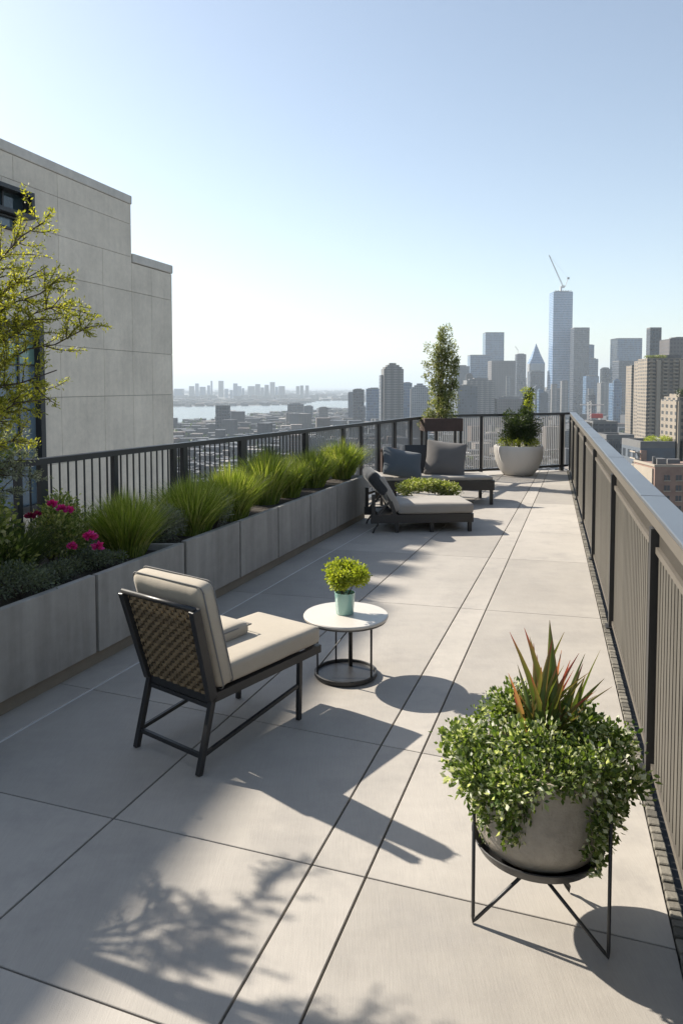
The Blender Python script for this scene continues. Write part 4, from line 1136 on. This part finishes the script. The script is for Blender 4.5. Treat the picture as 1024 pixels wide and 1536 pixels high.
for s in (-2.2, 2.2): m.tube([j0 + Vector((s, 0, 0)), j1 + Vector((s * .4, 0, 0))], 1.1, 4)
for k in range(14): t = k / 14; m.tube([j0 + dj * t + Vector((-2.2 + 1.3 * t, 0, 0)), j0 + dj * (t + .07) + Vector((2.2 - 1.3 * t, 0, 0))], .7, 3)
m.build('jib', M['crane'], cr)
MB().tube([k0, k1], 1.4, 4).build('counter_jib', M['crane'], cr); MB().box(tuple(k1), (8, 6, 8)).build('counterweight', F['roof'], cr)
MB().tube([j1, k1], .4, 3).build('stay_cable', M['crane'], cr); MB().box((j0.x, 0, j0.z - 2), (12, 8, 10)).build('cab', M['crane'], cr)
T('office_tower', 823, 834, 556, 3200, 'darkgl', 'thin dark tower tucked against the left foot of the tallest skyscraper')
T('office_block', 824, 848, 584, 2700, 'darkgl', 'low dark block in front of the foot of the tallest skyscraper')
r, w_, d_, h_ = T('office_tower', 861, 884, 492, 2900, 'darkgl', 'tall tower right of the tallest one, dark left half and pale glass right half', None, 0, top='parapet')
MB().box((w_ * .3, -1.5, h_ / 2 + 1), (w_ * .36, 4, h_ + 2)).build('glass_face', F['tallgl'], r)
T('office_tower', 881, 891, 517, 3100, 'bluegl', 'stepped blue tower peak directly right of the two tone tower')
T('office_tower', 883, 897, 538, 3000, 'bluegl', 'lower blue shoulder block under the stepped peak right of the two tone tower')
T('office_block', 879, 898, 564, 2800, 'bluegl', 'squat blue block in front of the stepped blue tower')
r, w_, d_, h_ = T('office_tower', 903, 915, 553, 3000, 'darkgl', 'small dark round topped tower in the gap left of the broad pale blue slab', None, 0, top=None)
MB().lathe([(w_ * .5, h_), (w_ * .42, h_ + w_ * .15), (0, h_ + w_ * .22)], 16).build('domed_top', F['roof'], r)
T('office_block', 901, 921, 574, 2700, 'strip', 'low grey block under the small round topped tower')
T('office_tower', 926, 963, 508, 2900, 'bluegl', 'broad pale blue slab tower right of the gap in the skyline', top='parapet')
T('office_tower', 928, 961, 542, 2500, 'darkgl', 'dark slab standing in front of the broad pale blue tower', top='parapet')
r, w_, d_, h_ = T('office_tower', 975, 992, 493, 1500, 'darkgl', 'narrow dark tower rising behind the cream apartment towers', None, 0, top='parapet')
MB().box((-w_ * .36, -.8, h_ / 2), (w_ * .24, 2, h_ - 1)).build('pale_edge', F['palegrid'], r)
r, w_, d_, h_ = T('office_tower', 1004, 1048, 508, 1300, 'brown', 'bulky brown tower at the right edge behind the cream apartments')
# left part of the skyline
r, w_, d_, h_ = T('apartment_tower', 574, 604, 553, 1500, 'strip', 'tall ribbed stone apartment tower standing alone left of the potted tree', None, .12, 'tower', 'crown')
MB().box((-w_ * .5, d_ * .1, h_ * .46), (w_ * .22, d_ * .7, h_ * .92)).build('wing', F['greyconc'], r)
T('apartment_block', 529, 546, 584, 2000, 'darkgl', 'dark slim block, leftmost of the group beside the ribbed tower')
T('apartment_block', 549, 572, 583, 2200, 'bluegl', 'bluish block just left of the ribbed apartment tower')
T('apartment_block', 604, 618, 574, 2000, 'bluegl', 'plain blue slab just right of the ribbed apartment tower')
T('apartment_block', 617, 644, 583, 1500, 'palegrid', 'white gridded apartment block between blue slab and potted tree', top='crown')
T('office_tower', 683, 704, 549, 2600, 'greyconc', 'grey tower behind the right side of the potted tree')
T('office_block', 700, 742, 570, 1900, 'strip', 'wide pale ribbed block in front of the grey blue tower')
T('office_block', 686, 716, 579, 1600, 'greyconc', 'grey block peeking out right of the potted tree above the railing')
T('office_block', 745, 792, 598, 1900, 'brown', 'long low brown block behind the shrub in the white bowl')
T('riverside_block', 323, 343, 608, 1750, 'darkgl', 'lone dark block standing on the near river bank', top=None)
T('riverside_block', 431, 455, 606, 2600, 'darkgl', 'dark broad block at the river bend')
T('riverside_block', 456, 469, 609, 2500, 'greyconc', 'smaller grey block touching the dark block at the river bend')
T('riverside_block', 478, 492, 611, 2400, 'brown', 'low brown block between river bend and the far cranes')
mats_ = ['bluegl', 'darkgl', 'greyconc', 'palegrid', 'brown', 'strip']
RT = random.Random(11)
for k in range(46):
    px = RT.uniform(686, 1000) if k < 38 else RT.uniform(520, 640); D = RT.uniform(1900, 4200); wd_ = RT.uniform(6, 15) * (1.0 if k < 38 else .8)
    r, w_, d_, h_ = T('midrise_tower', px, px + wd_, RT.uniform(562, 598) if k < 38 else RT.uniform(588, 600), D, RT.choice(mats_), 'modest hazy tower among the skyline high rises', None, RT.uniform(-.3, .3), top=RT.choice(('plant', 'crown', 'parapet')))
    r['group'] = 'modest towers between the skyline high rises'
# far skyline over the river
fs = [(262, 275, 583), (284, 291, 579), (293, 298, 575), (300, 308, 580), (311, 315, 578), (316, 318.5, 571), (328, 335, 571), (337, 342, 583), (350, 356, 575), (356, 362, 579), (363, 366, 582), (372, 382, 579), (383, 390, 576), (391, 396, 581), (397, 403, 577), (405, 412, 573), (413, 417, 580), (418, 427, 579), (345, 349, 585), (444, 449, 579), (450, 455, 578), (458, 463, 578)]
FM = MB().box((0, 0, .5), (1, 1, 1)); proto = None
M['far'] = F['greyconc']
for (x0, x1, yt) in fs:
    D = 7200 + R.uniform(-500, 500); a, b = at(x0, yt, D), at(x1, yt, D); w_ = b.x - a.x; h = a.z - HG
    o = MB().box((0, 0, h / 2), (w_, w_ * .8, h)).build('distant_tower', F['greyconc' if R.random() < .5 else 'bluegl'], None, False, ((a.x + b.x) / 2, D, HG))
    tag(o, 'hazy small tower in the distant skyline across the river', 'tower', 'distant towers across the river')
# ---- near buildings at right
def near_windows(root, w_, face_y, h, cols_, fl_h, ztop_off, nrows, ww, wh_, mat='winpane', maxn=95):
    me = MB().box((0, 0, 0), (ww, .3, wh_)).build('window', M[mat], root); sill = MB().box((0, -.3, -wh_ / 2 - .15), (ww + .4, .5, .25)).build('sill', F['creambase'], me)
    n = 0
    for r_ in range(nrows):
        for x in cols_:
            z = h - ztop_off - r_ * fl_h
            if n == 0: me.location = (x, face_y, z)
            elif n < maxn:
                c = me.copy(); COL.objects.link(c); c.parent = root; c.location = (x, face_y, z)
                s2 = sill.copy(); COL.objects.link(s2); s2.parent = c
            n += 1
def balconies(root, cols_, face_y, h, fl_h, nrows, bw_, bd_, mat='creambase'):
    me = MB().box((0, 0, 0), (bw_, bd_, .35)).box((0, -bd_ / 2 + .1, .55), (bw_, .15, .8)).build('balcony', F[mat], root); n = 0
    for r_ in range(nrows):
        for x in cols_:
            z = h - 3 - r_ * fl_h; loc = (x, face_y - bd_ / 2, z)
            if n == 0: me.location = loc
            elif n < 100: c = me.copy(); COL.objects.link(c); c.parent = root; c.location = loc
            n += 1
r, w_, d_, h_ = T('apartment_tower', 974, 1040, 537, 620, 'cream', 'big cream apartment tower with stacked balconies at the right edge', 26, -.10, 'tower', 'plant')
balconies(r, (-w_ * .40, -w_ * .10, w_ * .12), -d_ / 2, h_, 3.1, 30, 4.2, 1.6)
for x in (-w_ * .25, w_ * .25): MB().box((x, -d_ / 2 - .8, h_ / 2), (3.2, 1.6, h_ - 3)).build('pier', F['creambase'], r)
m = MB()
for k in range(14): blob_leaves(m, (-w_ * .5 + k * 1.2, -d_ * .35, h_ + 1.2), (1.6, 1.6, 1.3), 60, .9, .6, .4)
m.build('foliage', M['rose'], r)
r, w_, d_, h_ = T('apartment_tower', 962, 975, 541, 680, 'cream', 'slim cream tower wing joined left of the big apartment tower', 18, -.05)
balconies(r, (0,), -d_ / 2, h_, 3.1, 40, w_ * .7, 1.6)
r, w_, d_, h_ = T('apartment_tower', 948, 961, 548, 800, 'cream', 'leftmost slim cream tower of the apartment cluster', 18, -.05)
balconies(r, (0,), -d_ / 2, h_, 3.1, 40, w_ * .6, 1.6)
r, w_, d_, h_ = T('apartment_tower', 1014, 1060, 600, 330, 'cream', 'bright cream tower cut by the right edge above the brick building', 16, 0, 'tower', 'crown')
for x in (-w_ * .42, -w_ * .22): MB().box((x, -d_ / 2 - .4, h_ / 2), (.9, .8, h_ - 1)).build('pier', F['creambase'], r)
m = MB(); [blob_leaves(m, (-w_ * .3 + k * .9, -d_ * .3, h_ + 3), (1.6, 1.4, 2.6), 110, .7, .4, .4) for k in range(6)]; m.build('foliage', M['dark'], r)
# roof garden building
r, w_, d_, h_ = T('garden_roof_building', 960, 1030, 672, 330, 'greyconc', 'glass and brick building with green trees and white canopy on its roof', 22, 0, 'building', 'parapet')
MB().box((-w_ / 2 + 1.2, -d_ / 2 - .5, h_ / 2 - .5), (2.6, 1.2, h_ - 1)).build('brick_pier', M['brick'], r)
m = MB()
for k in range(18): m.box((-w_ / 2 - 1.6, -d_ / 2 + 1, h_ - 2 - k * 3), (3.2, 6, .5), 0, Matrix.Rotation(.25, 4, 'Y'))
m.build('zigzag_stair', F['creambase'], r)
m = MB()
for cx in (-w_ * .18, w_ * .12): blob_leaves(m, (cx, -d_ * .3, h_ + 3), (3.2, 3, 2.4), 1500, .5, .3, .4)
m.build('roof_trees', M['herb'], r)
o = MB().lathe([(3.4, 0), (3.0, 1.3), (1.8, 2.4), (0, 2.9)], 24).build('roof_canopy', M['white'], r, True); o.location = (-w_ * .02, -d_ * .2, h_ + 1.5)
m = MB(); [blob_leaves(m, (-w_ * .45 + k * 1.8, -d_ * .45, h_ + 1.2), (1.2, .8, .8), 60, .4, .3) for k in range(12)]; m.build('roof_hedge', M['rose'], r)
# brick building
a, b = at(982, 700, 225), at(1062, 700, 225); w_ = b.x - a.x; h_ = a.z - HG; d_ = 16
r = empty('brick_building', ((a.x + b.x) / 2, 225 + d_ / 2, HG), 0, 'reddish brown brick building with rows of narrow windows at the lower right skyline', 'building')
MB().box((0, 0, h_ / 2), (w_, d_, h_)).build('wall', M['brick'], r)
near_windows(r, w_, -d_ / 2, h_, (-w_ * .30, -w_ * .24, -w_ * .08, -w_ * .02, w_ * .10, w_ * .16), 3.2, 3.4, 12, .75, 1.6)
MB().box((-w_ / 2 - .15, 0, h_ / 2 - .2), (.6, d_ - 2, h_ - 1)).build('light_corner', F['creambase'], r)
m = MB(); m.box((0, -d_ / 2 + .1, h_ + .3), (w_ + .4, .5, .7)); m.box((-w_ / 2, 0, h_ + .3), (.5, d_, .69)); m.build('cornice', F['creambase'], r)
m = MB(); m.box((-w_ * .2, 0, h_ + .9), (3, 3, 1.8)); m.box((w_ * .1, 2, h_ + .7), (4, 2, 1.4)); m.tube([(-w_ * .32, 0, h_), (-w_ * .32, 0, h_ + 2.4)], .5, 8); m.build('roof_plant', F['roof'], r)
r, w_, d_, h_ = T('apartment_block', 968, 982, 697, 260, 'cream', 'narrow cream block squeezed between brick building and garden roof building', 12, 0, 'building')
balconies(r, (0,), -d_ / 2, h_, 3.1, 12, w_ * .6, 1.0)
r, w_, d_, h_ = T('office_block', 909, 951, 659, 470, 'strip', 'flat roofed grey ribbed office block just beyond the right handrail', 24, 0, 'building', 'parapet')
m = MB(); x = -w_ / 2 + .5
while x < w_ / 2: m.box((x, -d_ / 2 - .25, h_ / 2), (.45, .5, h_ - 2)); x += 1.35
m.build('facade_ribs', F['greyconc'], r)
T('office_block', 889, 926, 636, 760, 'darkgl', 'long low dark block behind the flat roofed ribbed office block', 30, 0, 'building', 'parapet')
r, w_, d_, h_ = T('concrete_core', 876, 888, 634, 700, 'cream', 'small cream concrete building under construction beside the handrail', 10, 0, 'building')
rc = empty('site_tower', (at(886, 632, 800).x, 806, HG), 0, 'thin pale lattice site tower with a red banner box', 'crane')
zz0, zz1 = 0, at(886, 603, 800).z - HG
m = MB()
for s in (-1.6, 1.6):
    for t in (-1.6, 1.6): m.tube([(s, t, 0), (s, t, zz1)], .35, 4)
k = zz1 - 40
while k < zz1: m.tube([(-1.6, -1.6, k), (1.6, -1.6, k + 2.5)], .25, 3); m.tube([(1.6, -1.6, k), (-1.6, -1.6, k + 2.5)], .25, 3); k += 3
m.tube([(-10, 0, zz1 - 3), (16, 0, zz1 - 3)], .5, 4); m.build('lattice_mast', M['crane'], rc)
bz = at(886, 624, 800).z - HG
MB().box((8.2, 0, bz), (12.5, 4, 4.6)).build('red_box', M['red'], rc)

# low rise carpet
def lowrise(m, x, y, w_, d_, h, rz, detail=False, ox=0, oy=0):
    m.box((x - ox, y - oy, h / 2), (w_, d_, h), rz)
    if detail:
        m.box((x - ox + w_ * .15, y - oy, h + .9), (w_ * .35, d_ * .3, 1.8), rz); m.box((x - ox - w_ * .25, y - oy + d_ * .2, h + .6), (w_ * .15, d_ * .2, 1.2), rz)
def blocked(x, y, r_):
    return any(abs(x - a) < c + r_ and abs(y - b) < c + r_ for a, b, c in KN)
cand = []
gx = 34
y = 420.
RC = random.Random(3)
while y < 6200:
    step = 26 + y * .012; x = -.50 * y - 60
    while x < .52 * y + 60:
        cx, cy = x + RC.uniform(-5, 5), y + RC.uniform(-5, 5)
        stx = (26 + y * .010)
        if not in_river(cx, cy) and not in_river(cx, cy + 30) and not blocked(cx, cy, 10) and RC.random() < .78:
            h = RC.choice((8, 10, 12, 14, 18, 22, 16)) * RC.uniform(.8, 1.3)
            if RC.random() < .05: h = RC.uniform(28, 55)
            if cx / cy * FP + 512 < 540 and cy > 2300: h = min(h, 16)
            cand.append((cx, cy, stx * RC.uniform(.5, .85), step * RC.uniform(.4, .7), h, RC.choice((0.12, .12, -.3, .12))))
        x += stx
    y += step
# individual nearer blocks (seen above the railing), remainder as one carpet
vis = sorted(cand, key=lambda c: c[1] - (c[4] * 8))
near = [c for c in vis if 225 < c[0] / c[1] * FP + 512 < 1040][:230]; ns = set(id(c) for c in near)
for c in near:
    m = MB(); lowrise(m, 0, 0, c[2], c[3], c[4], c[5], True)
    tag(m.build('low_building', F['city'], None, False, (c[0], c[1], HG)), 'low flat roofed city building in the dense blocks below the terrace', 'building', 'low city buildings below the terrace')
m = MB()
for c in cand:
    if id(c) not in ns: lowrise(m, *c)
for k in range(1500):
    y = R.uniform(6300, 16000); x = R.uniform(-.5, .52) * y
    if in_river(x, y): continue
    m.box((x, y, 9), (R.uniform(20, 90), R.uniform(20, 60), R.uniform(14, 50)))
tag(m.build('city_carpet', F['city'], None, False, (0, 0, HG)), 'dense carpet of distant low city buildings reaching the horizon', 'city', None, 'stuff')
m = MB()
for k in range(1500):
    y = R.uniform(500, 3200); x = R.uniform(-.28, .45) * y
    if in_river(x, y): continue
    s = R.uniform(4, 9); blob_leaves(m, (x, y, R.uniform(3, 10)), (s, s, s * .7), 9, s * .9, s * .7, .3)
tag(m.build('street_trees', M['dark'], None, False, (0, 0, HG)), 'scattered dark trees among the distant city streets', 'trees', None, 'stuff')

# ------------------------------------------------------------------ haze
hz = MB(); x0, x1, y0, y1, z0, z1 = -45100, 45100, -3100, 60100, HG - 1, 430
hz.v = [(x, y, z) for z in (z0, z1) for x, y in ((x0, y0), (x1, y0), (x1, y1), (x0, y1))]
hz.f = [(0, 3, 2, 1), (4, 5, 6, 7), (0, 1, 5, 4), (1, 2, 6, 5), (2, 3, 7, 6), (3, 0, 4, 7)]
m, nt, out = new_mat('haze_air')
pv = N(nt, 'ShaderNodeVolumePrincipled'); pv.inputs['Color'].default_value = (.78, .89, 1, 1); pv.inputs['Density'].default_value = .9e-4
pv.inputs['Anisotropy'].default_value = .12
L(nt, pv.outputs[0], out.inputs['Volume'])
o = hz.build('haze', m); o['kind'] = 'stuff'; o['label'] = 'pale summer haze in the air over the city'

# ------------------------------------------------------------------ light, sky, camera
SUN_AZ = Vector((-.86, .51, 0)).normalized(); EL = math.radians(36)
sd = Vector((SUN_AZ.x * math.cos(EL), SUN_AZ.y * math.cos(EL), math.sin(EL)))
sl = bpy.data.lights.new('sun', 'SUN'); sl.energy = 5.0; sl.angle = math.radians(.6); sl.color = (1, .92, .80)
so = bpy.data.objects.new('sun', sl); COL.objects.link(so); so.rotation_euler = sd.to_track_quat('Z', 'Y').to_euler()
wd = bpy.data.worlds.new('World'); S.world = wd; wd.use_nodes = True
nt = wd.node_tree; bg = nt.nodes['Background']
sky = nt.nodes.new('ShaderNodeTexSky'); sky.sky_type = 'NISHITA'; sky.sun_disc = False
sky.sun_elevation = EL; sky.sun_rotation = math.atan2(SUN_AZ.x, SUN_AZ.y)
sky.altitude = 100; sky.air_density = 1.0; sky.dust_density = .9; sky.ozone_density = .6
hs_ = nt.nodes.new('ShaderNodeHueSaturation'); hs_.inputs['Saturation'].default_value = .8
nt.links.new(sky.outputs[0], hs_.inputs['Color']); nt.links.new(mixc(nt, 1.0, hs_.outputs[0], (1.0, 1.01, .99), 'MULTIPLY'), bg.inputs[0]); bg.inputs[1].default_value = .092
cam = bpy.data.cameras.new('camera'); co = bpy.data.objects.new('camera', cam); COL.objects.link(co)
co.location = (0, 0, CAMH); co.rotation_euler = (PI / 2 - TH, 0, 0)
cam.sensor_fit = 'HORIZONTAL'; cam.sensor_width = 36; cam.lens = 36 * FP / 1024
cam.shift_y = -(768 - PPY) / 1024
cam.clip_start = .05; cam.clip_end = 120000
S.camera = co
S.view_settings.view_transform = 'Standard'; S.view_settings.look = 'None'; S.view_settings.exposure = 1.03; S.view_settings.gamma = 1
S.cycles.volume_bounces = 0; S.cycles.max_bounces = 6; S.cycles.transparent_max_bounces = 6
S.cycles.use_denoising = True
